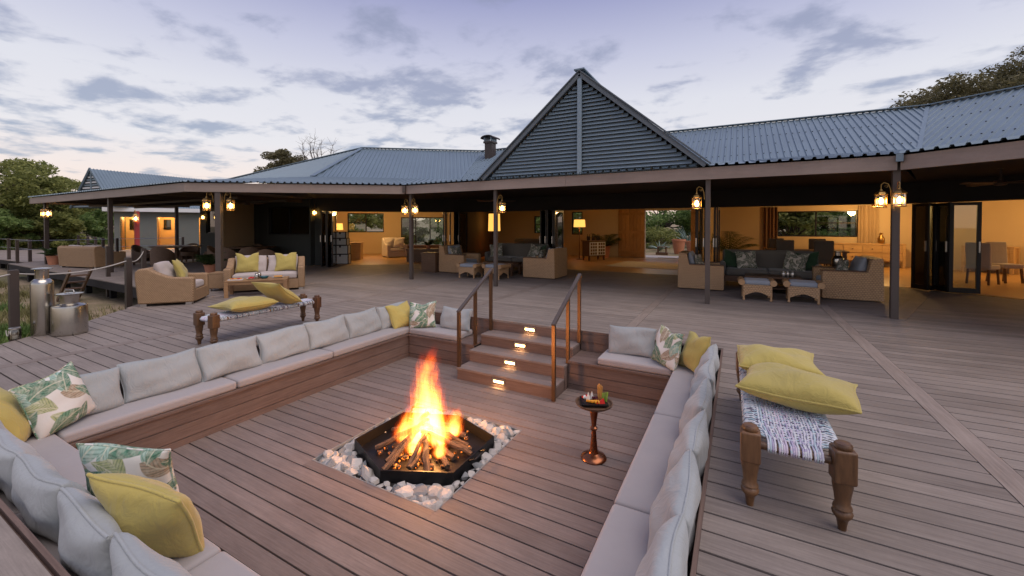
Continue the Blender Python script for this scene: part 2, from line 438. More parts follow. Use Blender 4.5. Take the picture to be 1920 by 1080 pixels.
M['food5'] = plain('golden_breadstick', (.58, .28, .07), .6, 0, .2, 60)
M['food6'] = plain('dark_grapes', (.09, .014, .024), .3, 0, .2, 40)
M['china'] = plain('white_china', (.72, .72, .70), .2, 0, .03)
M['teal'] = plain('teal_glazed_bowl', (.03, .15, .19), .25, 0, .1)
M['soil'] = plain('potting_soil', (.03, .02, .015), .95)
M['bark'] = plain('tree_bark', (.085, .064, .048), .9, 0, .3, 10, .8, 25)

def glass(name, tint=(.9, .95, .95), rough=.02):
    m, t, b = pbsdf(name)
    b.inputs['Base Color'].default_value = (*tint, 1); b.inputs['Roughness'].default_value = rough
    b.inputs['Transmission Weight'].default_value = 1.0; b.inputs['IOR'].default_value = 1.45
    # thin pane: straight-through glass with a mirror-like coat
    t.n.remove(b)
    tr = t.new('ShaderNodeBsdfTransparent'); tr.inputs[0].default_value = (*tint, 1)
    gl = t.new('ShaderNodeBsdfGlossy'); gl.inputs['Roughness'].default_value = rough
    fr = t.new('ShaderNodeFresnel'); fr.inputs[0].default_value = 1.5
    k = t.m('ADD', t.m('MULTIPLY', fr.outputs[0], 1.6), .03, clamp=True)
    mx = t.new('ShaderNodeMixShader'); t.put(mx.inputs[0], k); t.l.new(tr.outputs[0], mx.inputs[1]); t.l.new(gl.outputs[0], mx.inputs[2])
    t.l.new(mx.outputs[0], t.n['Material Output'].inputs[0])
    return m
M['glass'] = glass('clear_window_glass', (.80, .86, .84))
M['lglass'] = glass('lantern_glass', (.97, .95, .90))
M['dglass'] = glass('smoked_window_glass', (.34, .33, .29), .03)

def foliage(name, c1, c2, trans=.25):
    m, t, b = pbsdf(name)
    g = t.new('ShaderNodeNewGeometry').outputs['Random Per Island']
    p = t.new('ShaderNodeTexCoord').outputs['Object']
    n = t.noise(p, .9, 3, .5)
    f = t.m('ADD', t.m('MULTIPLY', g, .6), t.m('MULTIPLY', n, .55))
    col = t.ramp(f, [(.25, c1), (.85, c2)])
    t.put(b.inputs['Base Color'], col); b.inputs['Roughness'].default_value = .6; b.inputs['Specular IOR Level'].default_value = .3
    tl = t.new('ShaderNodeBsdfTranslucent'); t.put(tl.inputs[0], col)
    mx = t.new('ShaderNodeMixShader'); mx.inputs[0].default_value = trans
    t.l.new(b.outputs[0], mx.inputs[1]); t.l.new(tl.outputs[0], mx.inputs[2])
    t.l.new(mx.outputs[0], t.n['Material Output'].inputs[0])
    return m
M['leaf1'] = foliage('acacia_leaves', (.12, .15, .045), (.40, .42, .14), .5)
M['leaf2'] = foliage('bush_leaves', (.11, .18, .055), (.36, .48, .17), .5)
M['leaf3'] = foliage('dry_olive_leaves', (.085, .082, .040), (.215, .190, .095), .35)
M['leaf4'] = foliage('palm_fronds', (.025, .055, .018), (.085, .13, .040))
M['leaf5'] = foliage('aloe_leaves', (.14, .21, .18), (.32, .42, .38), .1)
M['grass'] = foliage('veld_grass', (.10, .095, .035), (.26, .24, .10))
M['grassg'] = foliage('green_grass', (.045, .095, .02), (.14, .22, .05))

# ================================================================== ground
def ground_mat():
    m, t, b = pbsdf('veld_ground')
    p = t.new('ShaderNodeTexCoord').outputs['Object']
    n = t.noise(p, .35, 5, .6); n2 = t.noise(p, 2.5, 5, .65); n3 = t.noise(p, 30, 3, .6)
    f = t.m('ADD', t.m('MULTIPLY', n, .6), t.m('MULTIPLY', n2, .4))
    col = t.ramp(f, [(.35, (.085, .095, .035)), (.48, (.20, .165, .085)), (.60, (.31, .235, .150))])
    k = t.m('ADD', .75, t.m('MULTIPLY', n3, .5)); cs = t.vm('SCALE', col); t.put(cs.node.inputs['Scale'], k)
    t.put(b.inputs['Base Color'], cs); b.inputs['Roughness'].default_value = .95
    bn = t.new('ShaderNodeBump'); bn.inputs['Strength'].default_value = .8; bn.inputs['Distance'].default_value = .06
    t.put(bn.inputs['Height'], t.m('ADD', n2, t.m('MULTIPLY', n3, .4))); t.put(b.inputs['Normal'], bn.outputs[0])
    return m
M['ground'] = ground_mat()
def gz(x, y):
    """ground height: flat below the decks, rising gently behind the lodge"""
    z = -.62+.06*math.sin(.35*x+.2)*math.sin(.4*y+1)
    d = max(0, y-20.5)
    z += min(.60, d*.5)+min(2.2, max(0, d-6)*.06)
    if x < -26: z += min(.5, (-26-x)*.03)
    if -5.7 < x < -.4 and .4 < y < 6.1: z = -1.25
    return z
xs = sorted(set([-900, -500, -300, -200, -140]+[-100+4*i for i in range(13)]+[-48+.9*i for i in range(72)]+[18+4*i for i in range(20)]+[110, 160, 300, 600, 900]))
ys = sorted(set([-600, -300, -150, -60, -30, -15, -8]+[-4+.8*i for i in range(45)]+[32+3*i for i in range(20)]+[100, 140, 220, 400, 900]))
g = MB()
for x in xs:
    for y in ys: g.v.append((x, y, gz(x, y)))
ny = len(ys)
for i in range(len(xs)-1):
    for j in range(ny-1): g.f.append((i*ny+j, (i+1)*ny+j, (i+1)*ny+j+1, i*ny+j+1))
gr = g.build('ground', M['ground'], smooth=180); tag(gr, 'dry sandy veld ground with thin grass around the decks', 'ground', kind='structure')

# ================================================================== decks
PITCH = .153; GAP = .013
def clip_row(poly, y0, y1):
    """convex polygon cut to the band y0..y1"""
    def cut(ps, keep, yc):
        out = []
        for i in range(len(ps)):
            a, b = ps[i], ps[(i+1) % len(ps)]
            ka, kb = keep(a[1]), keep(b[1])
            if ka: out.append(a)
            if ka != kb:
                tt = (yc-a[1])/(b[1]-a[1]); out.append((a[0]+(b[0]-a[0])*tt, yc))
        return out
    p = cut(poly, lambda v: v >= y0, y0)
    if p: p = cut(p, lambda v: v <= y1, y1)
    if len(p) < 3: return None
    ar = abs(sum(p[i][0]*p[(i+1) % len(p)][1]-p[(i+1) % len(p)][0]*p[i][1] for i in range(len(p))))/2
    return p if ar > .004 else None

deck_base = MB()
# the deck carcass: slabs that leave the sunken pit open
left_edge = [(-7.0, -.2), (-8.45, 1.50), (-9.30, 2.62), (-10.30, 3.52), (-11.2, 4.35)]
regions = [
 [(-.152, -1.6), (1.395, -1.6), (1.395, 5.885), (-.152, 5.885)],
 [(1.555, -1.6), (4.2, -1.6), (9.5, 8.0), (9.5, 9.6), (3.62, 14.0), (1.555, 14.0)],
 [(-1.365, 5.885), (1.395, 5.885), (1.395, 14.05), (-1.365, 14.05)],
 [(-4.42, 5.885), (-1.515, 5.885), (-1.515, 14.05), (-4.42, 14.05)],
 [(-7.03, 5.885), (-4.57, 5.885), (-4.57, 14.05), (-7.03, 14.05)],
 [(-7.03, -1.6), (-5.47, -1.6), (-5.47, 5.885), (-7.03, 5.885)],
 [(-5.46, -1.6), (-.155, -1.6), (-.155, .63), (-5.46, .63)],
 [(-7.18, -.2), (-7.18, 14.0), (-9.98, 14.0), (-9.98, 3.23), (-9.30, 2.62), (-8.45, 1.50), (-7.25, -.2)],
 [(-10.13, 3.37), (-11.2, 4.35), (-11.9, 4.62), (-13.9, 4.70), (-13.9, 11.5), (-10.13, 13.9)],
]
regions[7] = [(-7.18, -.05), (-7.18, 13.9), (-9.98, 13.9), (-9.98, 3.235), (-9.30, 2.62), (-8.45, 1.50)]
def inset(x, y):
    # keep the carcass clear of the pit lining
    if -5.5 < x < -.1 and abs(y-5.885) < .03: y = 5.95
    if abs(x+.155) < .02: x = -.10
    if abs(x+5.465) < .02: x = -5.52
    if abs(y-.63) < .02: y = .58
    if abs(y-5.885) < .03: y = 5.95
    return (x, y)
for poly in regions: deck_base.prism([inset(x, y) for x, y in poly], -.30, -.032)
deck = deck_base.build('deck', M['under'])
tag(deck, 'broad brown composite plank deck around the sunken fire pit', 'deck', kind='structure')
rows = []
for ri, poly in enumerate(regions):
    y0 = min(p[1] for p in poly); y1 = max(p[1] for p in poly)
    k0 = math.floor((y0-2.0)/PITCH)-1; k1 = math.ceil((y1-2.0)/PITCH)+1
    for k in range(k0, k1):
        a, b = 2.0+k*PITCH+GAP/2, 2.0+(k+1)*PITCH-GAP/2
        p = clip_row(poly, a, b)
        if p:
            cx = sum(q[0] for q in p)/len(p); cyy = (a+b)/2
            vis = -.479*cx+.878*cyy
            rows.append((math.hypot(cx, cyy) if vis > .3 and cyy > .2 else 99, p))
rows.sort(key=lambda r: r[0])
RECT = {}
def plank_obj(p, parent, z0=-.028, z1=0.0, mat='deck'):
    xs_ = [q[0] for q in p]; ys_ = [q[1] for q in p]
    cx, cyy = (min(xs_)+max(xs_))/2, (min(ys_)+max(ys_))/2
    w_, h_ = max(xs_)-min(xs_), max(ys_)-min(ys_)
    key = (round(w_, 3), round(h_, 3), z0, z1, mat) if len(p) == 4 and abs(w_*h_-abs(sum(p[i][0]*p[(i+1) % 4][1]-p[(i+1) % 4][0]*p[i][1] for i in range(4)))/2) < 1e-4 else None
    if key and key in RECT: me = RECT[key]
    else:
        mb = MB(); q = [(x-cx, y-cyy) for x, y in p]
        if key:
            # plank with eased top edges
            e = .0018; hw, hh = w_/2, h_/2
            vs = [(-hw, -hh, z0), (hw, -hh, z0), (hw, hh, z0), (-hw, hh, z0), (-hw, -hh, z1-e), (hw, -hh, z1-e), (hw, hh, z1-e), (-hw, hh, z1-e),
                  (-hw, -hh+e, z1), (hw, -hh+e, z1), (hw, hh-e, z1), (-hw, hh-e, z1)]
            mb.add(vs, [(3, 2, 1, 0), (0, 1, 5, 4), (4, 5, 9, 8), (8, 9, 10, 11), (11, 10, 6, 7), (7, 6, 2, 3), (1, 2, 6, 10, 9, 5), (0, 4, 8, 11, 7, 3)])
        else: mb.prism(q, z0, z1)
        me = mb.mesh('plank'); me.materials.append(M[mat])
        if key: RECT[key] = me
    rr = random.Random(int(cx*1000)+int(cyy*977))
    return link('plank', me, M[mat], parent, (cx, cyy, rr.uniform(-.0012, .0012)))
for d, p in rows[:285]: plank_obj(p, deck)
rest = MB()
for d, p in rows[285:]: rest.prism(p, -.028, -.001)
o = rest.build('far_planks', M['deck'], deck); o['kind'] = 'stuff'
# cross strips between the bays
for x0, x1, y0, y1 in ((1.40, 1.55, -1.6, 9.55), (1.40, 1.55, 9.56, 13.95), (-1.51, -1.37, 5.90, 14.0), (-4.565, -4.425, 5.90, 14.0), (-7.175, -7.035, -1.0, 6.6), (-7.175, -7.035, 6.61, 13.9), (-10.125, -9.985, 3.36, 13.8)):
    mb = MB(); mb.bb(-(x1-x0)/2, (x1-x0)/2, -(y1-y0)/2, (y1-y0)/2, -.028, .002); mb.build('cross_board', M['decky'], deck, ((x0+x1)/2, (y0+y1)/2, 0))
mb = MB(); mb.bar((2.33, 9.1, -.008), (3.80, 12.95, -.008), .22, .028); mb.build('cross_board', M['decky'], deck)
# dark edge joists seen along the outer edge
eb = MB()
for a, b in zip(left_edge[:-1], left_edge[1:]): eb.bar((a[0]-.02, a[1]+.0, -.16), (b[0]-.02, b[1], -.16), .04, .26)
eb.build('edge_joist', M['under'], deck)
for x, y in ((-8.3, 1.6), (-9.3, 2.9), (-10.3, 3.9), (-11.4, 4.8), (-12.6, 5.0)):
    mb = MB(); mb.bb(-.06, .06, -.06, .06, -.75, -.30); mb.build('deck_stilt', M['under'], deck, (x+.15, y+.05, 0))

# far deck below the left verandah
fd = MB(); fd.prism([(-13.92, 4.72), (-26.4, 5.05), (-26.4, 11.2), (-13.92, 10.6)], -.24, -.032)
fdeck = fd.build('verandah_deck', M['under']); tag(fdeck, 'raised plank deck under the far verandah with a dark edge', 'deck', kind='structure')
fp = MB()
for k in range(int((10.6-4.75)/.153)):
    p = clip_row([(-13.93, 4.72), (-26.4, 5.05), (-26.4, 11.2), (-13.93, 10.6)][::-1], 4.72+k*.153+.005, 4.72+(k+1)*.153-.005)
    if p: fp.prism(p, -.028, 0)
o = fp.build('far_planks', M['deck'], fdeck); o['kind'] = 'stuff'
for x in (-14.6, -16.5, -18.4, -20.3, -22.2, -24.2, -26.1):
    mb = MB(); mb.bb(-.07, .07, -.07, .07, -.8, -.2); mb.build('deck_stilt', M['under'], fdeck, (x, 5.18, 0))
# walkway beyond
wd = MB(); wd.prism([(-26.6, 5.6), (-41, 5.2), (-42, 7.3), (-37, 10.0), (-26.6, 8.4)], -.2, -.03)
walk = wd.build('walkway', M['under']); tag(walk, 'raised plank walkway leading to the grey wash house', 'walkway', kind='structure')
wp = MB()
for k in range(34):
    p = clip_row([(-26.6, 5.6), (-26.6, 8.4), (-37, 10.0), (-42, 7.3), (-41, 5.2)], 5.2+k*.15, 5.2+(k+1)*.15-.008)
    if p: wp.prism(p, -.028, 0)
o = wp.build('far_planks', M['deck'], walk); o['kind'] = 'stuff'
for x in (-28, -31, -34, -37.5, -40.5):
    mb = MB(); mb.bb(-.07, .07, -.07, .07, -.9, -.2); mb.build('deck_stilt', M['under'], walk, (x, 5.75, 0))
wd = MB(); wd.prism([(-26.6, 8.6), (-33.4, 9.8), (-33.9, 11.0), (-31.2, 15.6), (-26.6, 14.0)], -.2, 0)
o = wd.build('wash_house_deck', M['deck']); tag(o, 'plank landing in front of the grey wash house doors', 'deck', kind='structure')

# ================================================================== sunken pit
PX0, PX1, PY0, PY1 = -4.93, -.70, 1.18, 5.34       # bench faces
RX0, RX1, RY0, RY1 = -5.45, -.165, .645, 5.87      # deck rim
ZF, ZS = -.68, -.29                                # pit floor, bench top
pb = MB(); pb.bb(-5.5, -.10, .60, 5.92, -.86, -.712)
pit = pb.build('pit_floor', M['under']); tag(pit, 'sunken pit floor of brown planks around the fire', 'floor', kind='structure')
FX0, FX1, FY0, FY1 = -3.55, -2.06, 2.53, 4.00      # the stone bed
k = 0
for kk in range(-11, 20):
    a, b = 2.57+kk*.15+.006, 2.57+(kk+1)*.15-.006
    if b < 1.12 or a > 5.40: continue
    if b <= FY0 or a >= FY1: spans = [(PX0-.02, PX1+.02)]
    else: spans = [(PX0-.02, FX0-.002), (FX1+.002, PX1+.02)]
    if a < FY0 < b or a < FY1 < b:
        # board notched by the bed: a full-length slip beside it
        spans = [(PX0-.02, FX0-.002), (FX1+.002, PX1+.02)]
        yy0, yy1 = (a, FY0-.002) if a < FY0 < b else (FY1+.002, b)
        if yy1-yy0 > .01:
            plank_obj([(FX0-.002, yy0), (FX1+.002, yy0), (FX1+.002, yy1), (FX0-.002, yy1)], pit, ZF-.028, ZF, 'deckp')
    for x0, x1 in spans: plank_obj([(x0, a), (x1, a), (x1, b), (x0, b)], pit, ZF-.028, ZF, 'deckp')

# --- built-in benches
def bench(label, axis, a0, a1, face, back, inward):
    """axis 'x': runs along x from a0 to a1 with its face at y=face; 'y' likewise. inward = sign from back to face"""
    t = thing('pit_bench', label, 'bench', (0, 0, 0), group='built-in benches of the fire pit')
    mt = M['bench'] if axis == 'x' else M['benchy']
    L = a1-a0; c = (a0+a1)/2
    def piece(name, across0, across1, z0, z1):
        mb = MB(); wv = abs(across1-across0); cc = (across0+across1)/2
        if axis == 'x': mb.bb(-L/2, L/2, -wv/2, wv/2, -(z1-z0)/2, (z1-z0)/2); loc = (c, cc, (z0+z1)/2)
        else: mb.bb(-wv/2, wv/2, -L/2, L/2, -(z1-z0)/2, (z1-z0)/2); loc = (cc, c, (z0+z1)/2)
        return mb.build(name, mt, t, loc)
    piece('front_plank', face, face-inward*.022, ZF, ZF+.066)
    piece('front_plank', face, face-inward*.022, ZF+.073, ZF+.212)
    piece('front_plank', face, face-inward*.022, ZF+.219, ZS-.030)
    dpt = abs(back-face)
    n = 4; wd_ = (dpt+.02)/n
    for i in range(n):
        s0 = face+inward*.018-inward*(i*wd_+(.004 if i else 0)); s1 = face+inward*.018-inward*((i+1)*wd_-.002)
        piece('seat_plank', s0, s1, ZS-.028, ZS)
    piece('back_plank', back+inward*.0, back-inward*.024, ZS+.002, ZS+.128)
    piece('back_plank', back+inward*.012, back-inward*.024, ZS+.134, -.034)
    piece('rim_board', back+inward*.010, back-inward*.012, -.030, .003)
    ub = MB()
    if axis == 'x': ub.bb(a0+.01, a1-.01, min(face-inward*.03, back-inward*.02), max(face-inward*.03, back-inward*.02), ZF-.02, ZS-.034)
    else: ub.bb(min(face-inward*.03, back-inward*.02), max(face-inward*.03, back-inward*.02), a0+.01, a1-.01, ZF-.02, ZS-.034)
    ub.build('carcass', M['under'], t)
    return t
SX0, SX1 = -3.58, -2.045                                # stair flanks
bench('built-in plank bench on the milk-can side of the pit, under seven grey cushions', 'y', RY0+.03, RY1-.03, PX0, RX0, 1)
bench('built-in plank bench on the snack-table side of the pit', 'y', RY0+.03, RY1-.03, PX1, RX1, -1)
bench('short built-in bench between the stairs and the milk-can side bench', 'x', PX0+.024, SX0-.012, PY1, RY1, -1)
bench('short built-in bench between the stairs and the snack-table side bench', 'x', SX1+.012, PX1-.024, PY1, RY1, -1)
bench('built-in plank bench facing the stairs across the fire', 'x', PX0+.024, PX1-.024, PY0, RY0, 1)

# --- stairs
st = thing('deck_stairs', 'four-riser plank stairs with lit step lights leading into the pit', 'stairs')
TY = [4.90, 5.22, 5.54, 5.87]; TZ = [-.51, -.34, -.17, 0]
for i in range(4):
    y0 = TY[i]; z1 = TZ[i]; zb = z1-.17
    wd_ = SX1-SX0; cx = (SX0+SX1)/2
    mb = MB(); mb.bb(-wd_/2, wd_/2, -.012, .012, -(z1-.028-zb)/2, (z1-.028-zb)/2); mb.build('riser', M['bench'], st, (cx, y0+.012, (z1-.028+zb)/2))
    if i < 3:
        y2 = TY[i+1]; nb = 2; bw = (y2-y0+.012)/nb
        for j in range(nb):
            mb = MB(); mb.bb(-wd_/2-.004, wd_/2+.004, -bw/2+.002, bw/2-.002, -.014, .014)
            mb.build('tread_board', M['deckp'], st, (cx, y0-.012+bw*(j+.5), z1-.014))
        for sx in (SX0-.001, SX1+.001):
            mb = MB(); mb.bb(-.010, .010, -(y2-y0-.03)/2, (y2-y0-.03)/2, -(z1-.03-ZF)/2, (z1-.03-ZF)/2)
            mb.build('side_board', M['benchy'], st, (sx+(.012 if sx < -3 else -.012), (y0+y2)/2+.012, (z1-.03+ZF)/2))
    # step light
    lx = SX0+.70+.035*(i-1.5)*0+.0
    zl = zb+.095
    mb = MB(); mb.bb(-.098, .098, -.010, .0, .010, .036); mb.bb(-.098, .098, -.010, 0, -.036, -.022); mb.bb(-.098, -.080, -.010, 0, -.022, .010); mb.bb(.080, .098, -.010, 0, -.022, .010)
    fr = mb.build('step_light', M['alu'], st, (lx, y0-.001, zl))
    mb = MB(); mb.bb(-.080, .080, -.004, .0, -.022, .010); mb.build('lens', M['lens'], fr)
    ld = bpy.data.lights.new('step_light_lamp', 'AREA'); ld.shape = 'RECTANGLE'; ld.size = .15; ld.size_y = .03; ld.energy = 1.3; ld.color = (1, .62, .28); ld.spread = R(150)
    lo = bpy.data.objects.new('step_light_lamp', ld); COL.objects.link(lo); lo.parent = fr; lo.location = (0, -.012, -.012); lo.rotation_euler = (R(48), 0, 0)

def handrail(label, x, zfoot):
    t = thing('handrail', label, 'handrail', (x, 0, 0), group='stair handrails')
    ys_ = [4.86 if zfoot < -.6 else 4.93, 5.36, 5.82]; feet = [zfoot, -.34 if zfoot < -.6 else -.29, -.17]
    y0_, z0_ = ys_[0], .30; y2_, z2_ = 5.82, .83
    for y, zf in zip(ys_, feet):
        zt = z0_+(z2_-z0_)*(y-y0_)/(y2_-y0_)
        mb = MB(); mb.bb(-.022, .022, -.022, .022, zf, zt-.012); mb.build('rail_post', M['bronze'], t, (0, y, 0))
    mb = MB(); mb.bar((0, y0_-.022, z0_-.004), (0, y2_+.024, z2_+.008), .05, .03); mb.build('top_rail', M['post'], t)
    return t
handrail('bronze stair handrail rising beside the fire', SX0-.022+.03, -.51)
handrail('bronze stair handrail nearer the snack table', SX1+.0, ZF)

# ================================================================== cushions
def pillow(w_, h_, t_, seed=0, pinch=.07, chop=0.0, n=16, pw=.40, sag=.0, slump=0.0):
    """stuffed pillow standing on its lower edge: x wide, z high, y thick; returns (body, rim points)"""
    r = random.Random(seed); ph = [r.uniform(0, 6.3) for _ in range(8)]
    g = [math.sin(PI/2*(-1+2*i/n)) for i in range(n+1)]
    mb = MB(); rim = []
    def pos(u, v, side):
        x = w_/2*u*(1-pinch*(1-v*v)); z = h_/2*v*(1-pinch*(1-u*u))
        k = max(0, (1-u*u)*(1-v*v))**pw
        wr = 1+.10*math.sin(4.2*u+3*v+ph[0])+.07*math.sin(7*v-2.5*u+ph[1])
        th = t_/2*k*wr*(1+.22*(-v))            # fuller towards the bottom
        y = side*th+.012*math.sin(3.1*u+ph[2])*math.sin(2.3*v+ph[3])
        x += .010*math.sin(2.7*v+ph[4]); z += .010*math.sin(2.9*u+ph[5])
        z += h_/2
        if chop: z -= chop*math.exp(-(u/.30)**2)*max(0, (v+1)/2)**1.6; y += side*.25*chop*abs(u)*max(0, v)*(1-abs(u))
        if sag: y += sag*(v+1)**2*.25
        z -= slump*(u*u)*0
        return (x, y, z)
    N = n+1
    for side in (-1, 1):
        for v in g:
            for u in g: mb.v.append(pos(u, v, side))
    for s_ in (0, 1):
        o = s_*N*N
        for j in range(n):
            for i in range(n):
                f = (o+j*N+i, o+j*N+i+1, o+(j+1)*N+i+1, o+(j+1)*N+i); mb.f.append(f if s_ == 0 else f[::-1])
    for u in g: rim.append(pos(u, -1, 0))
    for v in g[1:]: rim.append(pos(1, v, 0))
    for u in g[::-1][1:]: rim.append(pos(u, 1, 0))
    for v in g[::-1][1:-1]: rim.append(pos(-1, v, 0))
    return mb, rim
PCACHE = {}
def cushion(name, label, cat, mat, w_, h_, t_, loc, lean=0, yaw=0, roll=0, seed=0, pinch=.07, chop=0, group=None, pipe=.006, parent=None, pw=.40, flat=False):
    key = (w_, h_, t_, seed, pinch, chop, mat, pw)
    if key not in PCACHE:
        mb, rim = pillow(w_, h_, t_, seed, pinch, chop, pw=pw)
        me = mb.mesh(name, True, True); pm = MB().tube(rim, pipe, 6, True).mesh('piping') if pipe else None
        PCACHE[key] = (me, pm)
    me, pm = PCACHE[key]
    rot = (Matrix.Rotation(yaw, 3, 'Z') @ Matrix.Rotation(lean, 3, 'X') @ Matrix.Rotation(roll, 3, 'Y')).to_euler()
    o = link(name, me, M[mat], parent, loc, rot, 180)
    if pm: link('piping', pm, M[mat], o, None, None, 180)
    if parent is None: tag(o, label, cat, group)
    return o
def seat_cushion(label, x0, x1, y0, y1, z0, th=.092, mat='grey', seed=0, group=None, parent=None, name='seat_cushion'):
    mb = MB().rbox(0, 0, 0, x1-x0, y1-y0, th, .028, 10, .012, seed)
    o = mb.build(name, M[mat], parent, ((x0+x1)/2, (y0+y1)/2, z0+th/2), None, 180, weld=True)
    zz = .012; hx, hy = (x1-x0)/2-.006, (y1-y0)/2-.006
    if parent is None: tag(o, label, 'cushion', group)
    return o
CZ = ZS+.001; CT = CZ+.092
gseat = 'grey seat pads of the pit benches'
ENDS = ('farthest from the stairs', 'in the middle', 'nearest the stairs')
ORD = ('first', 'second', 'third', 'fourth', 'fifth', 'sixth', 'seventh')
lab_l = 'warm grey seat pad on the milk-can side bench, '
for i, (a, b) in enumerate(((1.215, 2.595), (2.605, 3.86), (3.87, 5.845))): seat_cushion(lab_l+ENDS[i], -5.40, -4.935, a, b, CZ, seed=i, group=gseat)
lab_r = 'warm grey seat pad on the snack-table side bench, '
for i, (a, b) in enumerate(((1.215, 2.595), (2.605, 4.03), (4.04, 5.845))): seat_cushion(lab_r+ENDS[i], -.685, -.215, a, b, CZ, seed=10+i, group=gseat)
seat_cushion('short seat pad on the bench between stairs and milk-can side', -4.925, -3.93, 5.345, 5.83, CZ, seed=21, group=gseat)
seat_cushion('short seat pad on the bench between stairs and snack-table side', -1.63, -.695, 5.345, 5.83, CZ, seed=22, group=gseat)
lab_n = 'warm grey seat pad on the bench facing the stairs, '
for i, (a, b) in enumerate(((-5.40, -3.855), (-3.845, -2.45), (-2.44, -1.10))): seat_cushion(lab_n+('milk-can end', 'under the plump mustard pillow', 'snack-table end')[i], a, b, .69, 1.205, CZ, seed=30+i, group=gseat)
_W = .665
gback = 'grey back cushions round the pit'
for i in range(7):
    yc = 1.07+.665*i+.31
    cushion('back_cushion', ORD[6-i]+' pale grey back cushion from the stairs corner along the milk-can side bench', 'cushion', 'greyp', _W, .385, .19, (-5.25, yc, CT-.004), R(-17), R(90)+R((i % 3-1)*1.5), seed=100+i, pinch=.035, group=gback, pipe=.007, pw=.26)
for i in range(7):
    yc = 1.40+.665*i-.30
    cushion('back_cushion', ORD[6-i]+' pale grey back cushion from the stairs corner along the snack-table side bench', 'cushion', 'greyp', _W, .385, .20, (-.34, yc, CT-.004), R(-17), R(-90)+R((i % 3-1)*2), seed=100+i, pinch=.035, group=gback, pipe=.007, pw=.26)
for i in range(6):
    xc = -5.12+.675*i+.31
    if xc > -.9: continue
    cushion('back_cushion', ORD[i]+' pale grey back cushion from the milk-can corner on the bench facing the stairs', 'cushion', 'greyp', _W, .375, .21, (xc, .85, CT-.004), R(-15), R(180)+R((i % 3-1)*2), seed=120+i, pinch=.035, group=gback, pipe=.008, pw=.27)
cushion('back_cushion', 'single pale grey cushion beside the leaf-print pillow on the milk-can side of the stairs', 'cushion', 'greyp', .58, .36, .16, (-4.20, 5.66, CT-.004), R(-16), R(3), seed=2, pinch=.035, group=gback, pipe=.007, pw=.26)
cushion('back_cushion', 'single pale grey cushion beside the leaf-print pillow on the snack-table side of the stairs', 'cushion', 'greyp', .62, .38, .16, (-1.26, 5.66, CT-.004), R(-16), R(2), seed=3, pinch=.035, group=gback, pipe=.007, pw=.26)
gy, gl = 'mustard yellow scatter pillows', 'leaf-print scatter pillows'
cushion('yellow_pillow', 'mustard pillow in the pit corner beside the single leaf-print pillow, milk-can side, facing the stairs', 'pillow', 'yellow', .48, .46, .20, (-5.12, 1.07, CT), R(-30), R(152), seed=5, group=gy)
cushion('leaf_pillow', 'leaf-print pillow standing where the milk-can bench meets the bench facing the stairs', 'pillow', 'leafp', .46, .48, .19, (-5.09, 1.31, CT+.02), R(-19), R(113), R(-11), seed=6, group=gl)
cushion('leaf_pillow', 'leaf-print pillow behind the folded mustard pillow on the bench facing the stairs', 'pillow', 'leafp', .53, .44, .18, (-3.29, 1.13, CT+.02), R(17), R(30), R(5), seed=7, group=gl)
cushion('yellow_pillow', 'plump mustard pillow with a bent corner in front of a leaf-print pillow', 'pillow', 'yellow', .52, .50, .24, (-2.75, 1.06, CT+.03), R(26), R(16), R(11), seed=8, group=gy, pipe=.009)
cushion('yellow_pillow', 'mustard pillow in the pit corner on the milk-can side of the stairs', 'pillow', 'yellow', .46, .44, .19, (-5.03, 5.40, CT+.01), R(-33), R(78), R(-6), seed=9, group=gy, chop=.03)
cushion('leaf_pillow', 'leaf-print pillow next to the mustard one on the milk-can side of the stairs', 'pillow', 'leafp', .46, .44, .18, (-4.73, 5.47, CT), R(-14), R(26), R(-3), seed=10, group=gl, chop=.03)
cushion('leaf_pillow', 'leaf-print pillow next to the mustard one on the snack-table side of the stairs', 'pillow', 'leafp', .44, .46, .18, (-.83, 5.46, CT), R(-19), R(-43), R(2), seed=11, group=gl, chop=.03)
cushion('yellow_pillow', 'mustard pillow in the pit corner on the snack-table side of the stairs', 'pillow', 'yellow', .44, .46, .19, (-.51, 5.39, CT+.01), R(-21), R(-56), R(-6), seed=12, group=gy, chop=.05)

# ================================================================== the fire
sb = MB(); sb.bb(FX0, FX1, FY0, FY1, ZF-.11, ZF-.09)
for x0, x1, y0, y1 in ((FX0-.004, FX0+.006, FY0, FY1), (FX1-.006, FX1+.004, FY0, FY1), (FX0, FX1, FY0-.004, FY0+.006), (FX0, FX1, FY1-.006, FY1+.004)): sb.bb(x0, x1, y0, y1, ZF-.10, ZF+.002)
bed = sb.build('stone_bed', M['stoneg']); tag(bed, 'square bed of pale stones set into the pit floor around the fire tray', 'stone bed')
def rock(seed, a, b, c):
    r = random.Random(seed); bm = bmesh.new(); bmesh.ops.create_icosphere(bm, subdivisions=2, radius=1)
    planes = []
    for _ in range(13):
        d = Vector((r.gauss(0, 1), r.gauss(0, 1), r.gauss(0, 1))).normalized(); planes.append((d, r.uniform(.50, .84)))
    for v in bm.verts:
        p = v.co.copy()
        for d, lim in planes:
            k = p.dot(d)
            if k > lim: p -= d*(k-lim)
        v.co = Vector((p.x*a, p.y*b, p.z*c))
    me = bpy.data.meshes.new('stone'); bm.to_mesh(me); bm.free()
    return me
ROCKS = [rock(40+i, *d) for i, d in enumerate(((.110, .080, .062), (.095, .082, .060), (.084, .070, .056), (.100, .076, .070), (.070, .062, .050), (.124, .080, .060), (.090, .086, .064), (.062, .056, .045)))]
for me in ROCKS: me.materials.append(M['stone'])
ROCKSG = [m_.copy() for m_ in ROCKS]
for me in ROCKSG: me.materials.clear(); me.materials.append(M['stoneg'])
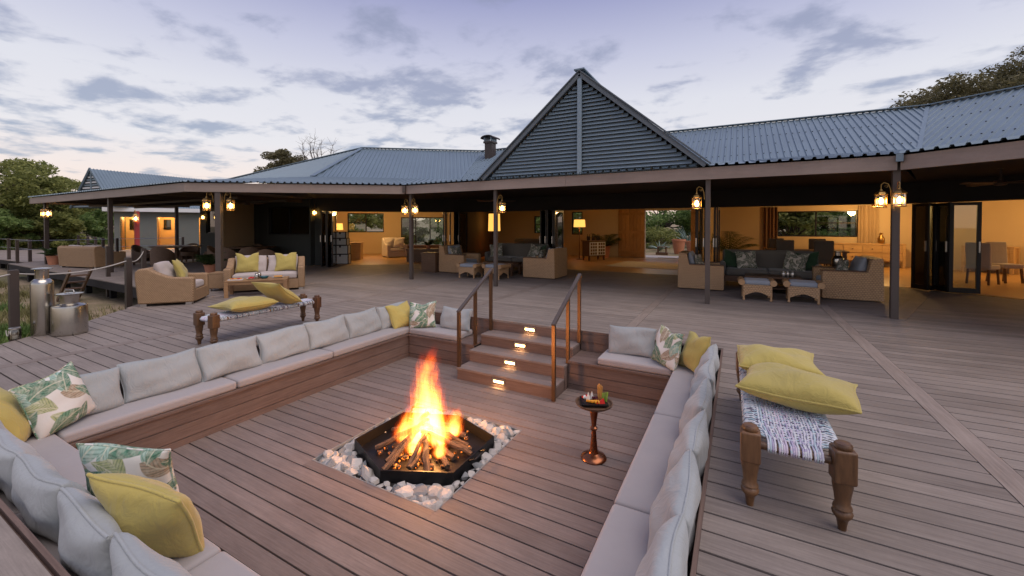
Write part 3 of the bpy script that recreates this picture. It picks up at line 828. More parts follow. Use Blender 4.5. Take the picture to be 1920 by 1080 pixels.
HEX = [(-3.38, 2.88), (-2.75, 2.62), (-2.165, 2.90), (-2.175, 3.61), (-2.77, 3.82), (-3.38, 3.58)]
hc = (-2.77, 3.24)
def in_hex(x, y, grow=0.0):
    for i in range(6):
        (x0, y0), (x1, y1) = HEX[i], HEX[(i+1) % 6]
        ex, ey = x1-x0, y1-y0; L_ = math.hypot(ex, ey)
        if ((x-x0)*ey-(y-y0)*ex)/L_ > grow: return False
    return True
rr = random.Random(11); placed = []
tries = 0
while tries < 40000 and len(placed) < 260:
    tries += 1
    x, y = rr.uniform(FX0+.045, FX1-.045), rr.uniform(FY0+.045, FY1-.045)
    dist = max(((x-HEX[q][0])*(HEX[(q+1) % 6][1]-HEX[q][1])-(y-HEX[q][1])*(HEX[(q+1) % 6][0]-HEX[q][0]))/math.hypot(HEX[(q+1) % 6][0]-HEX[q][0], HEX[(q+1) % 6][1]-HEX[q][1]) for q in range(6))
    if dist < .028: continue
    big = .098 if len(placed) < 75 and tries < 6000 else .050
    if any(math.hypot(x-a, y-b) < big*(1.12 if big > .06 else .9) for a, b in placed): continue
    i = rr.randrange(8); placed.append((x, y))
    o = link('stone', (ROCKSG if rr.random() < .26 else ROCKS)[i], None, bed, (x, y, (ZF-.035+rr.uniform(0, .03) if len(placed) < 75 else ZF-.06+rr.uniform(0, .02))), (rr.uniform(-.5, .5), rr.uniform(-.5, .5), rr.uniform(0, 6.3)), None)
    s_ = min(rr.uniform(.85, 1.12), dist/.056, min(x-FX0, FX1-x, y-FY0, FY1-y)/.085+.08); o.scale = (s_, s_, s_)

tray = thing('fire_tray', 'six-sided black iron fire tray full of burning wood', 'fire tray', (hc[0], hc[1], ZF))
ZT0, ZT1 = -.04, .08
def ring(poly, inset):
    out = []
    for x, y in poly:
        dx_, dy_ = x-hc[0], y-hc[1]; L_ = math.hypot(dx_, dy_); out.append((dx_*(1-inset/L_), dy_*(1-inset/L_)))
    return out
mb = MB(); out_, inn_ = ring(HEX, 0), ring(HEX, .012); lip = ring(HEX, -.012)
for i in range(6):
    j = (i+1) % 6
    vs = [(*out_[i], ZT0), (*out_[j], ZT0), (*out_[j], ZT1), (*out_[i], ZT1), (*inn_[i], ZT0), (*inn_[j], ZT0), (*inn_[j], ZT1), (*inn_[i], ZT1)]
    mb.add(vs, [(0, 1, 2, 3), (5, 4, 7, 6), (3, 2, 6, 7), (1, 0, 4, 5)])
mb.build('rim_plate', M['iron'], tray)
MB().prism(inn_, ZT0+.005, ZT0+.014).build('base_plate', M['iron'], tray)
def hnd(a, b, lift):
    a, b = Vector(a), Vector(b); d = (b-a); n_ = Vector((d.y, -d.x, 0)).normalized()
    if n_.dot((a+b)/2) < 0: n_ = -n_
    pts = [a, a+n_*.07+Vector((0, 0, lift)), b+n_*.07+Vector((0, 0, lift)), b]
    MB().tube(pts, .009, 8).build('handle', M['iron'], tray, None, None, 60)
def lerp2(a, b, k): return (a[0]+(b[0]-a[0])*k, a[1]+(b[1]-a[1])*k, ZT1-.02)
hnd(lerp2(out_[5], out_[4], .12), lerp2(out_[5], out_[4], .38), .05)
hnd(lerp2(out_[2], out_[3], .34), lerp2(out_[2], out_[3], .60), .03)
eb = MB()
for i in range(190):
    a, q = rr.uniform(0, 6.28), abs(rr.gauss(0, .19))
    x, y = q*math.cos(a)*1.2, q*math.sin(a); s_ = rr.uniform(.008, .026)
    eb.rbox(x, y, ZT0+.018+s_*.6+max(0, .05-q*.15), s_*2, s_*1.6, s_*1.2, s_*.3, 2) if False else eb.box(x, y, ZT0+.018+s_*.6+max(0, .05-q*.2), s_*2, s_*1.5, s_*1.2, a)
def ember_mat():
    m, t, b = pbsdf('glowing_embers')
    p = t.new('ShaderNodeTexCoord').outputs['Object']; n_ = t.noise(p, 30, 4, .7)
    b.inputs['Base Color'].default_value = (.05, .035, .03, 1); b.inputs['Roughness'].default_value = .9
    t.put(b.inputs['Emission Color'], t.ramp(n_, [(.45, (.4, .02, 0)), (.7, (1, .28, .03))])); t.put(b.inputs['Emission Strength'], t.m('MULTIPLY', t.smooth(n_, .50, .72), 7))
    return m
M['ember'] = ember_mat()
o = eb.build('ember_bed', M['ember'], tray); o['kind'] = 'stuff'
def log_mat():
    m, t, b = pbsdf('charring_firewood')
    p = t.new('ShaderNodeTexCoord').outputs['Object']; oi = t.new('ShaderNodeObjectInfo').outputs['Random']
    x, y, z = t.sep(p); q = t.vm('ADD', t.scale(p, (2, 10, 10)), t.comb(t.m('MULTIPLY', oi, 40), 0, 0))
    n_ = t.noise(q, 4, 5, .65)
    wd_ = t.ramp(n_, [(.3, (.045, .027, .018)), (.7, (.20, .125, .078))]); ch = t.ramp(n_, [(.3, (.006, .005, .005)), (.7, (.06, .05, .048))])
    burn = t.smooth(t.m('ADD', x, t.m('MULTIPLY', n_, .20)), -.04, .12)
    t.put(b.inputs['Base Color'], t.mix(burn, wd_, ch)); b.inputs['Roughness'].default_value = .9
    gl_ = t.m('MULTIPLY', t.smooth(n_, .55, .68), t.smooth(x, .03, .16))
    b.inputs['Emission Color'].default_value = (1, .25, .03, 1); t.put(b.inputs['Emission Strength'], t.m('MULTIPLY', gl_, 5.0))
    bn = t.new('ShaderNodeBump'); bn.inputs['Strength'].default_value = .8; bn.inputs['Distance'].default_value = .02; t.put(bn.inputs['Height'], n_); t.put(b.inputs['Normal'], bn.outputs[0])
    return m
M['log'] = log_mat()
def log(seed, L_, r0):
    r = random.Random(seed); pts = []; rs = []
    for i in range(7):
        k = i/6; pts.append((-L_/2+L_*k, r.uniform(-.010, .010), r.uniform(-.012, .012)+.015*math.sin(k*3))); rs.append(r0*r.uniform(.82, 1.12)*(1-.15*k))
    return MB().tube(pts, rs, 7).mesh('firewood_log')
LOGS = [log(i, l, r0) for i, (l, r0) in enumerate(((.50, .030), (.44, .024), (.56, .028), (.38, .024), (.48, .036)))]
rl = random.Random(5)
# logs lean in to the heart of the fire like spokes, charred end inwards (+x local)
spec = [(-150, .27, 22, 0), (-118, .25, 26, 1), (-95, .28, 18, 2), (-70, .24, 24, 3), (-48, .26, 16, 4), (-20, .24, 14, 0), (8, .27, 17, 2), (35, .25, 24, 1), (65, .24, 22, 4), (95, .25, 28, 0), (125, .27, 18, 3), (152, .30, 24, 2), (172, .34, 20, 1), (-8, .16, 5, 4), (-60, .14, 4, 2), (60, .13, 38, 3), (-140, .15, 40, 1), (160, .14, 42, 0), (20, .32, 10, 3)]
for i, (a, d, tilt, k) in enumerate(spec):
    an = R(a+rl.uniform(-6, 6)); x, y = hc[0]+d*math.cos(an)*.92, hc[1]+d*math.sin(an)*.92
    L_ = (.50, .44, .56, .38, .48)[k]
    z = ZF+ZT0+.035+L_/2*math.sin(R(tilt))+rl.uniform(0, .01)
    o = link('firewood_log', LOGS[k], M['log'], None, (x, y, z), (Matrix.Rotation(an+PI+R(rl.uniform(-14, 14)), 3, 'Z') @ Matrix.Rotation(-R(tilt), 3, 'Y')).to_euler(), 50)
    tag(o, 'burning firewood log propped towards the heart of the fire', 'log', 'logs of the fire')

def flame_mat():
    m = bpy.data.materials.new('flame'); m.use_nodes = True; t = NT(m.node_tree); t.n.clear()
    tc_ = t.new('ShaderNodeTexCoord').outputs['Object']; oi = t.new('ShaderNodeObjectInfo').outputs['Random']
    x, y, z = t.sep(tc_)                                   # z 0..1, radius about 1 at the widest
    off = t.comb(t.m('MULTIPLY', oi, 23), t.m('MULTIPLY', oi, 41), t.m('MULTIPLY', oi, 17))
    wv = t.noise(t.vm('ADD', t.scale(tc_, (.9, .9, 1.6)), off), 1.8, 2, .5, 0, 1)
    wr, wg, wb = t.sep(wv)
    amp = t.m('MULTIPLY', z, 1.1)
    xx = t.m('ADD', t.m('SUBTRACT', x, t.m('MULTIPLY', t.m('MULTIPLY', z, z), .38)), t.m('MULTIPLY', t.m('SUBTRACT', wr, .5), amp))
    yy = t.m('ADD', y, t.m('MULTIPLY', t.m('SUBTRACT', wg, .5), amp))
    rad = t.m('SQRT', t.m('ADD', t.m('MULTIPLY', xx, xx), t.m('MULTIPLY', yy, yy)))
    # silhouette: round foot, long taper
    prof = t.m('MULTIPLY', t.m('POWER', t.m('MAXIMUM', t.m('SUBTRACT', 1.0, z), 0.0), .56), t.m('ADD', .42, t.m('MULTIPLY', t.smooth(z, .0, .22), .36)))
    k = t.m('SUBTRACT', 1.0, t.m('DIVIDE', rad, t.m('ADD', prof, .001)))
    st_ = t.noise(t.vm('ADD', t.scale(t.comb(xx, yy, z), (9.0, 9.0, 1.2)), off), 1.0, 6, .68, .9)
    k2 = t.m('ADD', k, t.m('MULTIPLY', t.m('SUBTRACT', st_, .52), t.m('ADD', 1.1, t.m('MULTIPLY', z, 3.0))))
    den = t.smooth(k2, .0, .75)
    den = t.m('MULTIPLY', den, t.m('MULTIPLY', t.smooth(z, .0, .06), t.smooth(z, 1.0, .72)))
    heat = t.m('SUBTRACT', t.m('ADD', t.m('MULTIPLY', den, 1.0), .12), t.m('MULTIPLY', z, .62))
    col = t.ramp(heat, [(.0, (.75, .04, .004)), (.30, (1, .135, .008)), (.62, (1, .30, .03)), (1, (1, .50, .11))])
    stg = t.m('MULTIPLY', den, t.m('ADD', 1.0, t.m('MULTIPLY', t.m('POWER', t.m('MAXIMUM', t.m('SUBTRACT', 1.0, z), 0.0), 2.2), 5.0)))
    em = t.new('ShaderNodeEmission'); t.put(em.inputs[0], col); t.put(em.inputs[1], t.m('MULTIPLY', stg, 7.0))
    ou = t.new('ShaderNodeOutputMaterial'); t.l.new(em.outputs[0], ou.inputs['Volume'])
    return m
M['flame'] = flame_mat()
fire = thing('campfire_flames', 'tall orange flames leaping from the logs in the iron tray', 'fire', (hc[0], hc[1], ZF+.03))
def flame(x, y, z, rad, hgt, yaw):
    mb = MB().lathe([(.55, .0), (.95, .10), (1.05, .3), (.95, .6), (.8, .85), (.55, 1.0)], 14)
    mb.v = [(px+.38*pz*pz, py, pz) for px, py, pz in mb.v]
    o = mb.build('flame', M['flame'], fire, (x, y, z), (0, 0, yaw)); o.scale = (rad, rad, hgt)
    return o
flame(.0, .02, .02, .36, 1.05, R(-35))
for x, y, z, ra, hh, yw in ((-.18, -.10, .01, .20, .40, 40), (.19, -.02, .02, .21, .42, 160), (.04, -.20, .0, .17, .30, 250), (-.14, .16, .02, .19, .42, 300), (.30, -.14, .0, .13, .26, 90), (.20, .20, .02, .18, .36, 10), (-.06, -.06, .0, .24, .46, 120), (.10, .06, .0, .24, .50, 200)):
    flame(x, y, z, ra, hh, R(yw))
for z, e, r_ in ((.16, 52, .12), (.42, 28, .10)):
    ld = bpy.data.lights.new('flame_light', 'POINT'); ld.energy = e; ld.color = (1, .42, .12); ld.shadow_soft_size = r_
    lo = bpy.data.objects.new('flame_light', ld); COL.objects.link(lo); lo.parent = fire; lo.location = (.03, 0, z)

# ================================================================== snack table in the pit
tb = thing('snack_table', 'turned copper pedestal table carrying a platter of snacks', 'table', (-1.20, 3.84, ZF))
MB().lathe([(.0, 0), (.115, 0), (.122, .012), (.112, .03), (.075, .045), (.05, .06), (.045, .075)], 32).build('base', M['copper'], tb, None, None, 40)
MB().lathe([(.044, .07), (.036, .10), (.027, .20), (.022, .27), (.034, .285), (.036, .30), (.022, .315), (.026, .36), (.038, .44), (.042, .47), (.03, .49), (.05, .505), (.05, .512)], 24).build('stem', M['copper'], tb, None, None, 40)
MB().lathe([(.05, .511), (.15, .515), (.172, .53), (.178, .545), (.168, .545), (.155, .53), (.0, .528)], 36).build('dish_top', M['dteak'], tb, None, None, 40)
pz = ZF+.548
mb = MB(); mb.bb(-.125, .125, -.10, .10, 0, .012)
pl = mb.build('slate_platter', M['iron'], None, (-1.20, 3.835, pz), (0, 0, R(25))); tag(pl, 'black rectangular platter on the copper pedestal table', 'platter')
pz += .013
def food(name, label, cat, mat, mb, x, y, rz=0, group=None, zoff=0):
    o = mb.build(name, M[mat], None, (-1.20+x, 3.835+y, pz+zoff), (0, 0, rz), 40); return tag(o, label, cat, group)
for i, (x, y) in enumerate(((-.045, .0), (-.02, .035))):
    food('cheese_wedge', 'pale cheese wedge standing on the black platter', 'cheese', 'food3', MB().add([(-.02, -.012, 0), (.02, -.012, 0), (.02, .012, 0), (-.02, .012, 0), (0, 0, .075)], [(3, 2, 1, 0), (0, 1, 4), (1, 2, 4), (2, 3, 4), (3, 0, 4)]), x-.01, y, .6*i, 'cheese wedges')
for i in range(5):
    food('melon_slice', 'orange melon slice at the edge of the black platter', 'fruit', 'food1', MB().rbox(0, 0, .012, .05, .018, .024, .008, 3), -.03+.022*i, -.06+.006*i, .5*i, 'melon slices')
food('pepper_wedge', 'bright red pepper wedge on the black platter', 'vegetable', 'food2', MB().add([(-.04, -.015, 0), (.04, -.015, 0), (.04, .015, 0), (-.04, .015, 0), (.03, 0, .05)], [(3, 2, 1, 0), (0, 1, 4), (1, 2, 4), (2, 3, 4), (3, 0, 4)]), .075, -.03, .6)
for i in range(4):
    food('celery_stick', 'green celery stick standing at the platter edge', 'vegetable', 'food4', MB().tube([(0, 0, 0), (.004*i, .002, .075+.006*i)], .006, 6), .075+.013*i, .035-.006*(i % 2), 0, 'celery sticks')
for i in range(7):
    a = i*.9; food('breadstick', 'golden breadstick standing in the bundle on the platter', 'bread', 'food5', MB().tube([(0, 0, 0), (.008*math.cos(a*2), .006*math.sin(a), .13+.006*(i % 3))], .007, 6), .04+.015*math.cos(a), .055+.013*math.sin(a), 0, 'breadsticks')
gp = MB()
for i in range(16):
    a = rr.uniform(0, 6.28); gp.lathe([(0, -.009), (.007, -.006), (.009, 0), (.007, .006), (0, .009)], 8, (rr.uniform(-.03, .03), rr.uniform(-.02, .02), rr.uniform(.009, .025)))
food('grape_bunch', 'small bunch of dark grapes on the platter', 'fruit', 'food6', gp, .01, .02)
for i in range(5):
    food('ham_roll', 'pink and white ham roll at the platter corner', 'meat', 'food3' if i % 2 else 'food2', MB().rbox(0, 0, .012, .035, .018, .024, .009, 3), -.10+.012*(i % 3), .0+.022*(i//2), .4*i, 'ham rolls')

# ================================================================== string cots
def cot(label, loc, rz, wd_, ln, dark=()):
    t = thing('string_cot', label, 'cot', loc, rz, 'low string cots on the deck')
    k = 0
    for sx in (-1, 1):
        for sy in (-1, 1):
            mb = MB(); h = .052
            # square head with eased corners, then turned leg
            mb.rbox(0, 0, .335, .098, .098, .17, .012, 2)
            mb.lathe([(.036, .418), (.040, .424), (.040, .438), (.033, .447), (.0, .450)], 20)
            mb.lathe([(.018, 0), (.020, .02), (.026, .055), (.030, .06), (.043, .078), (.046, .092), (.040, .102), (.034, .108), (.043, .115), (.040, .125), (.033, .14), (.037, .18), (.045, .225), (.046, .255)], 20)
            mb.build('leg', M['turnedd'] if k in dark else M['turned'], t, (sx*wd_/2, sy*ln/2, 0), (0, 0, R(4*k)), 45); k += 1
    for sx in (-1, 1):
        MB().tube([(sx*wd_/2, -ln/2+.05, .345), (sx*wd_/2, ln/2-.05, .345)], .021, 10).build('side_rail', M['turned'], t, None, None, 60)
    for sy in (-1, 1):
        MB().tube([(-wd_/2+.05, sy*ln/2, .345), (wd_/2-.05, sy*ln/2, .345)], .021, 10).build('end_rail', M['turned'], t, None, None, 60)
    # woven rope seat: strands across wrap the side rails, strands along pass over and under
    cr, al = MB(), MB(); r = random.Random(3)
    n = int((ln-.14)/.0165); na = 12
    zt = .372
    for i in range(n):
        y = -ln/2+.075+i*(ln-.15)/(n-1)
        if r.random() < .05: continue
        pts = [(-wd_/2-.012, y+r.uniform(-.003, .003), .322), (-wd_/2-.026, y, .345), (-wd_/2-.012, y, .368)]
        for j in range(na+1):
            x = -wd_/2+.02+(wd_-.04)*j/na; pts.append((x, y+r.uniform(-.003, .003), zt-.012*math.sin(PI*j/na)+(.0045 if (i+j) % 2 else -.0045)))
        pts += [(wd_/2+.012, y, .368), (wd_/2+.026, y, .345), (wd_/2+.012, y, .322)]
        cr.tube(pts, .0058, 5)
    m_ = 5
    nb = 20
    for i in range(nb):
        x = -wd_/2+.055+(wd_-.11)*i/(nb-1)
        # bundled over the end rails in groups
        gx = -wd_/2+.075+(wd_-.15)*((i//4)+.5)/5+((i % 4)-1.5)*.0105
        pts = [(gx, -ln/2+.014, .326), (gx, -ln/2-.016, .325), (gx, -ln/2-.027, .345), (gx, -ln/2-.006, .371)]
        nn = 26
        for j in range(nn+1):
            y = -ln/2+.06+(ln-.12)*j/nn; f = min(1, min(j, nn-j)/3)
            pts.append((gx+(x-gx)*f, y, zt-.010*math.sin(PI*i/(nb-1))+(.0045 if (i+j) % 2 else -.0045)))
        pts += [(gx, ln/2+.006, .371), (gx, ln/2+.027, .345), (gx, ln/2+.014, .325)]
        al.tube(pts, .0062, 5)
    o = cr.build('cross_weave', M['weave1'], t, None, None, 180); o['kind'] = 'stuff'
    o = al.build('long_weave', M['weave2'], t, None, None, 180); o['kind'] = 'stuff'
    return t
def weave(name, cols):
    m, t, b = pbsdf(name); g_ = t.new('ShaderNodeNewGeometry').outputs['Random Per Island']
    p = t.new('ShaderNodeTexCoord').outputs['Object']; n_ = t.noise(p, 55, 3, .6)
    f = t.m('FRACT', t.m('ADD', g_, t.m('MULTIPLY', n_, .55)))
    t.put(b.inputs['Base Color'], t.ramp(f, [(i/len(cols), c) for i, c in enumerate(cols)], 'CONSTANT')); b.inputs['Roughness'].default_value = .85
    return m
M['weave1'] = weave('pale_blue_rag_rope', [(.56, .60, .64), (.40, .52, .58), (.60, .62, .66), (.50, .54, .60), (.15, .14, .20), (.62, .64, .66), (.34, .46, .52)])
M['weave2'] = weave('lilac_rag_rope', [(.52, .50, .60), (.58, .60, .62), (.40, .36, .50), (.55, .48, .58), (.44, .54, .60), (.60, .60, .64)])
cot('low string cot with two mustard pillows beside the milk-can side bench', (-6.03, 3.54, 0), R(1.5), .34, 1.50, (3,))
cot('low string cot with stacked mustard pillows on the snack-table side deck', (.26, 3.42, 0), R(1), .41, 1.55, ())
cushion('yellow_pillow', 'mustard floor pillow lying flat on the cot beside the milk-can side bench', 'pillow', 'yellow', .62, .56, .18, (-5.76, 3.28, .465), R(-90), R(91), seed=14, group=gy, pipe=.007)
cushion('yellow_pillow', 'mustard pillow propped half on the flat one on the cot beside the milk-can side bench', 'pillow', 'yellow', .52, .50, .17, (-6.02, 3.90, .405), R(-50), R(190), seed=15, group=gy, pipe=.007)
cushion('yellow_pillow', 'lower mustard pillow of the stack on the snack-table side cot', 'pillow', 'yellow', .64, .50, .20, (.31, 3.08, .475), R(-88), R(-10), seed=16, group=gy, pipe=.008)
cushion('yellow_pillow', 'upper mustard pillow of the stack on the snack-table side cot', 'pillow', 'yellow', .52, .46, .18, (.27, 3.50, .51), R(-86), R(2), seed=17, group=gy, pipe=.008)

# ================================================================== woven lounge by the milk cans
def face_rz(fx, fy): return math.atan2(fx, -fy)      # local -y looks along (fx, fy)
def soft_profile(pts, r=.05, k=4):
    """round the corners of an outline"""
    out = []; n = len(pts)
    for i in range(n):
        p0, p1, p2 = Vector(pts[i-1]), Vector(pts[i]), Vector(pts[(i+1) % n])
        a = (p0-p1); b = (p2-p1); ra = min(r, a.length*.45); rb = min(r, b.length*.45)
        A, B = p1+a.normalized()*ra, p1+b.normalized()*rb
        for j in range(k+1):
            t_ = j/k; out.append(tuple(A*(1-t_)**2+p1*2*t_*(1-t_)+B*t_*t_))
    return out
def sweep_seat(name, label, cat, loc, rz, wd_, dp, hb, ha, wick='wickd', ncush=1, group=None):
    """round-backed woven seat: arms sweep up into the back"""
    t = thing(name, label, cat, loc, rz, group)
    at = .15
    side = [(-dp/2, .05), (-dp/2, ha), (-dp/2+.06, ha+.01)]
    for i in range(1, 10):
        k = i/9; y = -dp/2+.06+(dp*.80-.06)*k; z = ha+.01+(hb-ha)*(max(0, (k-.35)/.65)**1.6); side.append((y, z))
    side += [(dp/2-.03, hb+.005), (dp/2+.03, hb-.05), (dp/2+.035, hb-.16), (dp/2-.01, .05)]
    for sx in (-1, 1):
        x0, x1 = (-wd_/2, -wd_/2+at) if sx < 0 else (wd_/2-at, wd_/2)
        mb = MB().side(side, x0, x1); o = mb.build('arm', M[wick], t, None, None, 40)
        bv = o.modifiers.new('soft', 'BEVEL'); bv.width = .03; bv.segments = 3; bv.limit_method = 'ANGLE'; bv.angle_limit = R(50)
    mb = MB().side([(dp/2-.17, .05), (dp/2-.19, hb-.04), (dp/2-.12, hb), (dp/2-.02, hb-.002), (dp/2+.03, hb-.06), (dp/2+.03, hb-.17), (dp/2-.01, .05)], -wd_/2+at-.01, wd_/2-at+.01)
    mb.build('back', M[wick], t, None, None, 40)
    MB().bb(-wd_/2+at-.01, wd_/2-at+.01, -dp/2+.01, dp/2-.15, .05, .27).build('seat_base', M[wick], t)
    for sx in (-1, 1):
        for sy in (-1, 1): MB().bb(-.05, .05, -.05, .05, 0, .052).build('foot', M['alu'], t, (sx*(wd_/2-.08), sy*(dp/2-.09), 0))
    iw = wd_-2*at
    MB().rbox(0, 0, 0, iw-.02, dp-.20, .14, .045, 8, .02, 1).build('seat_cushion', M['taupe'], t, (0, -.055, .345), None, 180, weld=True)
    cw = iw/ncush
    for i in range(ncush):
        mb, rim = pillow(cw-.02, .44, .20, 30+i, .03, 0, pw=.30)
        o = mb.build('back_cushion', M['taupe'], t, (-iw/2+cw*(i+.5), dp/2-.34, .405), (R(-16), 0, 0), 180, weld=True)
    return t
ac_f = Vector((.66, .75)).normalized()
sweep_seat('woven_armchair', 'brown woven armchair with taupe cushions at the deck edge', 'armchair', (-10.08, 4.13, 0), face_rz(.66, .75), .94, .90, .72, .53)
sf = Vector((.81, -.58))
sweep_seat('woven_sofa', 'two-seat brown woven sofa behind the slatted coffee table', 'sofa', (-10.13, 6.03, 0), face_rz(.81, -.58), 1.66, .82, .76, .56, ncush=2)
cushion('yellow_pillow', 'mustard pillow on the woven armchair at the deck edge', 'pillow', 'yellow', .46, .44, .17, (-10.10, 4.30, .44), R(-20), face_rz(.66, .75)+R(10), seed=20, chop=.05, group=gy)
u_ = Vector((.58, .81))
for k, sd in ((-.42, 21), (.40, 22)):
    cushion('yellow_pillow', 'mustard pillow with a chopped top on the two-seat woven sofa, '+('armchair end' if k < 0 else 'end away from the armchair'), 'pillow', 'yellow', .47, .46, .16, (-10.13+u_.x*k+.02, 6.03+u_.y*k+.0, .44), R(-15), face_rz(.81, -.58), seed=sd, chop=.09, group=gy)
# coffee table
ct = thing('coffee_table', 'slatted teak coffee table laid with snacks before the woven sofa', 'table', (-9.52, 5.47, 0), math.atan2(.79, .61))
for i in range(8): MB().bb(-.60, .60, -.032, .032, -.012, .012).build('slat', M['teak'], ct, (0, -.255+.073*i, .345))
for sx in (-1, 1):
    for sy in (-1, 1): MB().bb(-.035, .035, -.035, .035, 0, .333).build('leg', M['teak'], ct, (sx*.56, sy*.25, 0))
for sy in (-1, 1): MB().bb(-.53, .53, -.012, .012, -.03, .03).build('apron', M['teak'], ct, (0, sy*.255, .302))
for sx in (-1, 1): MB().bb(-.012, .012, -.21, .21, -.03, .03).build('apron', M['teak'], ct, (sx*.565, 0, .302))
ctm = Matrix.Translation((-9.52, 5.47, .358)) @ Matrix.Rotation(math.atan2(.79, .61), 4, 'Z')
def on_ct(mb, name, label, cat, mat, x, y, z=0, group=None, sm=40):
    p = ctm @ Vector((x, y, z)); o = mb.build(name, M[mat], None, p, (0, 0, math.atan2(.79, .61)), sm); return tag(o, label, cat, group)
plate = [(.0, 0), (.07, 0), (.115, .012), (.12, .016), (.07, .006), (.0, .005)]
on_ct(MB().bb(-.14, .14, -.09, .09, 0, .014), 'serving_board', 'long white serving board at the armchair end of the coffee table', 'board', 'china', -.42, -.05)
for i in range(6): on_ct(MB().rbox(0, 0, .012, .05, .03, .024, .01, 3), 'canape', 'small canape on the white serving board', 'food', ('food5', 'food2', 'food1')[i % 3], -.51+.036*i, -.06+.03*(i % 2), .015, 'canapes')
for i, (x, y) in enumerate(((-.12, .02), (.38, .06))): on_ct(MB().lathe(plate, 24), 'plate', 'white china plate on the slatted coffee table', 'plate', 'china', x, y, 0, 'coffee table plates')
for i in range(6): on_ct(MB().rbox(0, 0, .02, .075, .05, .034, .015, 3), 'bread_roll', 'golden bread roll on a coffee table plate', 'bread', 'food5', .34+.05*(i % 3), .03+.055*(i//3), .012, 'bread rolls')
on_ct(MB().lathe([(.0, 0), (.05, 0), (.085, .035), (.09, .055), (.082, .055), (.05, .012), (0, .01)], 24), 'bowl', 'teal glazed bowl in the middle of the coffee table', 'bowl', 'teal', .12, .0)
for i in range(7): on_ct(MB().rbox(0, 0, .014, .05, .034, .026, .01, 3), 'cold_cut', 'red cold cut piled on the plate beside the jug', 'food', 'food2', -.17+.03*(i % 4), .0+.04*(i//4), .008+.012*(i % 2), 'cold cuts')
for x, y in ((-.02, -.08), (.0, .12)):
    on_ct(MB().lathe([(.0, 0), (.04, 0), (.045, .01), (.045, .10), (.03, .12), (.034, .14), (.030, .14), (.026, .12), (0, .12)], 20), 'metal_jug', 'small polished metal jug on the slatted coffee table', 'jug', 'steel', x, y, 0, 'metal jugs')
wt = thing('woven_side_table', 'square woven side table between armchair and sofa', 'side table', (-10.98, 5.46, 0), R(40))
MB().rbox(0, 0, .235, .46, .46, .35, .02, 3).build('body', M['wickd'], wt, None, None, 40, weld=True)
MB().bb(-.235, .235, -.235, .235, .412, .43).build('top', M['wickd'], wt)
for sx in (-1, 1):
    for sy in (-1, 1): MB().bb(-.025, .025, -.025, .025, 0, .062).build('foot', M['alu'], wt, (sx*.19, sy*.19, 0))

# ================================================================== milk cans, jar, rope fence
mc = thing('milk_can', 'tall slim steel milk can standing at the deck edge', 'milk can', (-8.70, 1.97, 0))
MB().lathe([(.0, 0), (.112, 0), (.118, .02), (.118, .72), (.112, .755), (.088, .79), (.070, .80), (.069, .915), (.074, .925), (0, .91)], 40).build('body', M['steel'], mc, None, None, 35)
MB().lathe([(0, .927), (.106, .933), (.110, .944), (.05, .956), (0, .96)], 36).build('lid', M['steel'], mc, None, None, 35)
mc2 = thing('milk_can', 'short wide steel milk can beside the tall one', 'milk can', (-8.42, 2.17, 0), R(30))
MB().lathe([(.0, 0), (.176, 0), (.186, .012), (.188, .03), (.188, .385), (.182, .41), (.160, .428), (.118, .435), (.106, .445), (.104, .555), (.110, .565), (0, .565)], 44).build('body', M['steel'], mc2, None, None, 35)
MB().lathe([(0, .567), (.146, .572), (.150, .584), (.06, .596), (0, .60)], 40).build('lid', M['steel'], mc2, None, None, 35)
MB().tube([(-.07, 0, .595), (-.06, 0, .63), (.06, 0, .63), (.07, 0, .595)], .008, 8).build('lid_handle', M['steel'], mc2, None, None, 60)
jr = thing('jar_lantern', 'small glass jar lantern with a pale rope handle by the fence post', 'lantern', (-8.66, 1.70, 0))
MB().lathe([(.0, 0), (.055, 0), (.062, .01), (.062, .12), (.050, .14), (.052, .155), (.047, .155), (.046, .14), (.057, .118), (.057, .012), (0, .008)], 24).build('glass_jar', M['lglass'], jr, None, None, 40)
MB().lathe([(.055, .138), (.058, .14), (.058, .16), (.055, .162), (0, .163)], 24).build('jar_lid', M['alu'], jr, None, None, 40)
MB().tube([(.064*math.cos(a), -.064, .07-.07*math.sin(a)+.06) for a in [PI*i/10 for i in range(11)]], .006, 6).build('rope_handle', M['rope'], jr, None, None, 60)
MB().lathe([(0, .009), (.025, .009), (.025, .05), (0, .052)], 12).build('candle', M['china'], jr)
POSTS = [(-8.93, 1.75, 0), (-10.42, 3.50, 0), (-14.35, 5.15, 0), (-16.9, 5.20, 0)]
GF = 'rope fence posts along the deck edge'
LP = ['brown fence post beside the jar lantern', 'brown fence post behind the woven armchair', 'brown fence post at the near end of the far verandah deck', 'brown fence post between two verandah posts']
for (x, y, z), lb in zip(POSTS, LP):
    o = MB().bb(-.045, .045, -.045, .045, -.62, .93).build('fence_post', M['postd'], None, (x, y, 0)); tag(o, lb, 'post', GF)
def rope(a, b, sag, label, mat='rope', r_=.011):
    pts = [Vector(a).lerp(Vector(b), k/14)+Vector((0, 0, -sag*4*(k/14)*(1-k/14))) for k in range(15)]
    o = MB().tube(pts, r_, 6).build('rope', M[mat], None, None, None, 180); return tag(o, label, 'rope', 'ropes of the deck fence')
rope((-8.93, 1.75, .88), (-10.42, 3.50, .88), .10, 'sagging pale rope passing behind the milk cans')
rope((-10.42, 3.50, .88), (-14.35, 5.15, .86), .12, 'sagging pale rope running past the woven armchair')
rope((-7.4, .1, .80), (-8.93, 1.75, .88), .04, 'pale rope running on from the post beside the jar lantern')
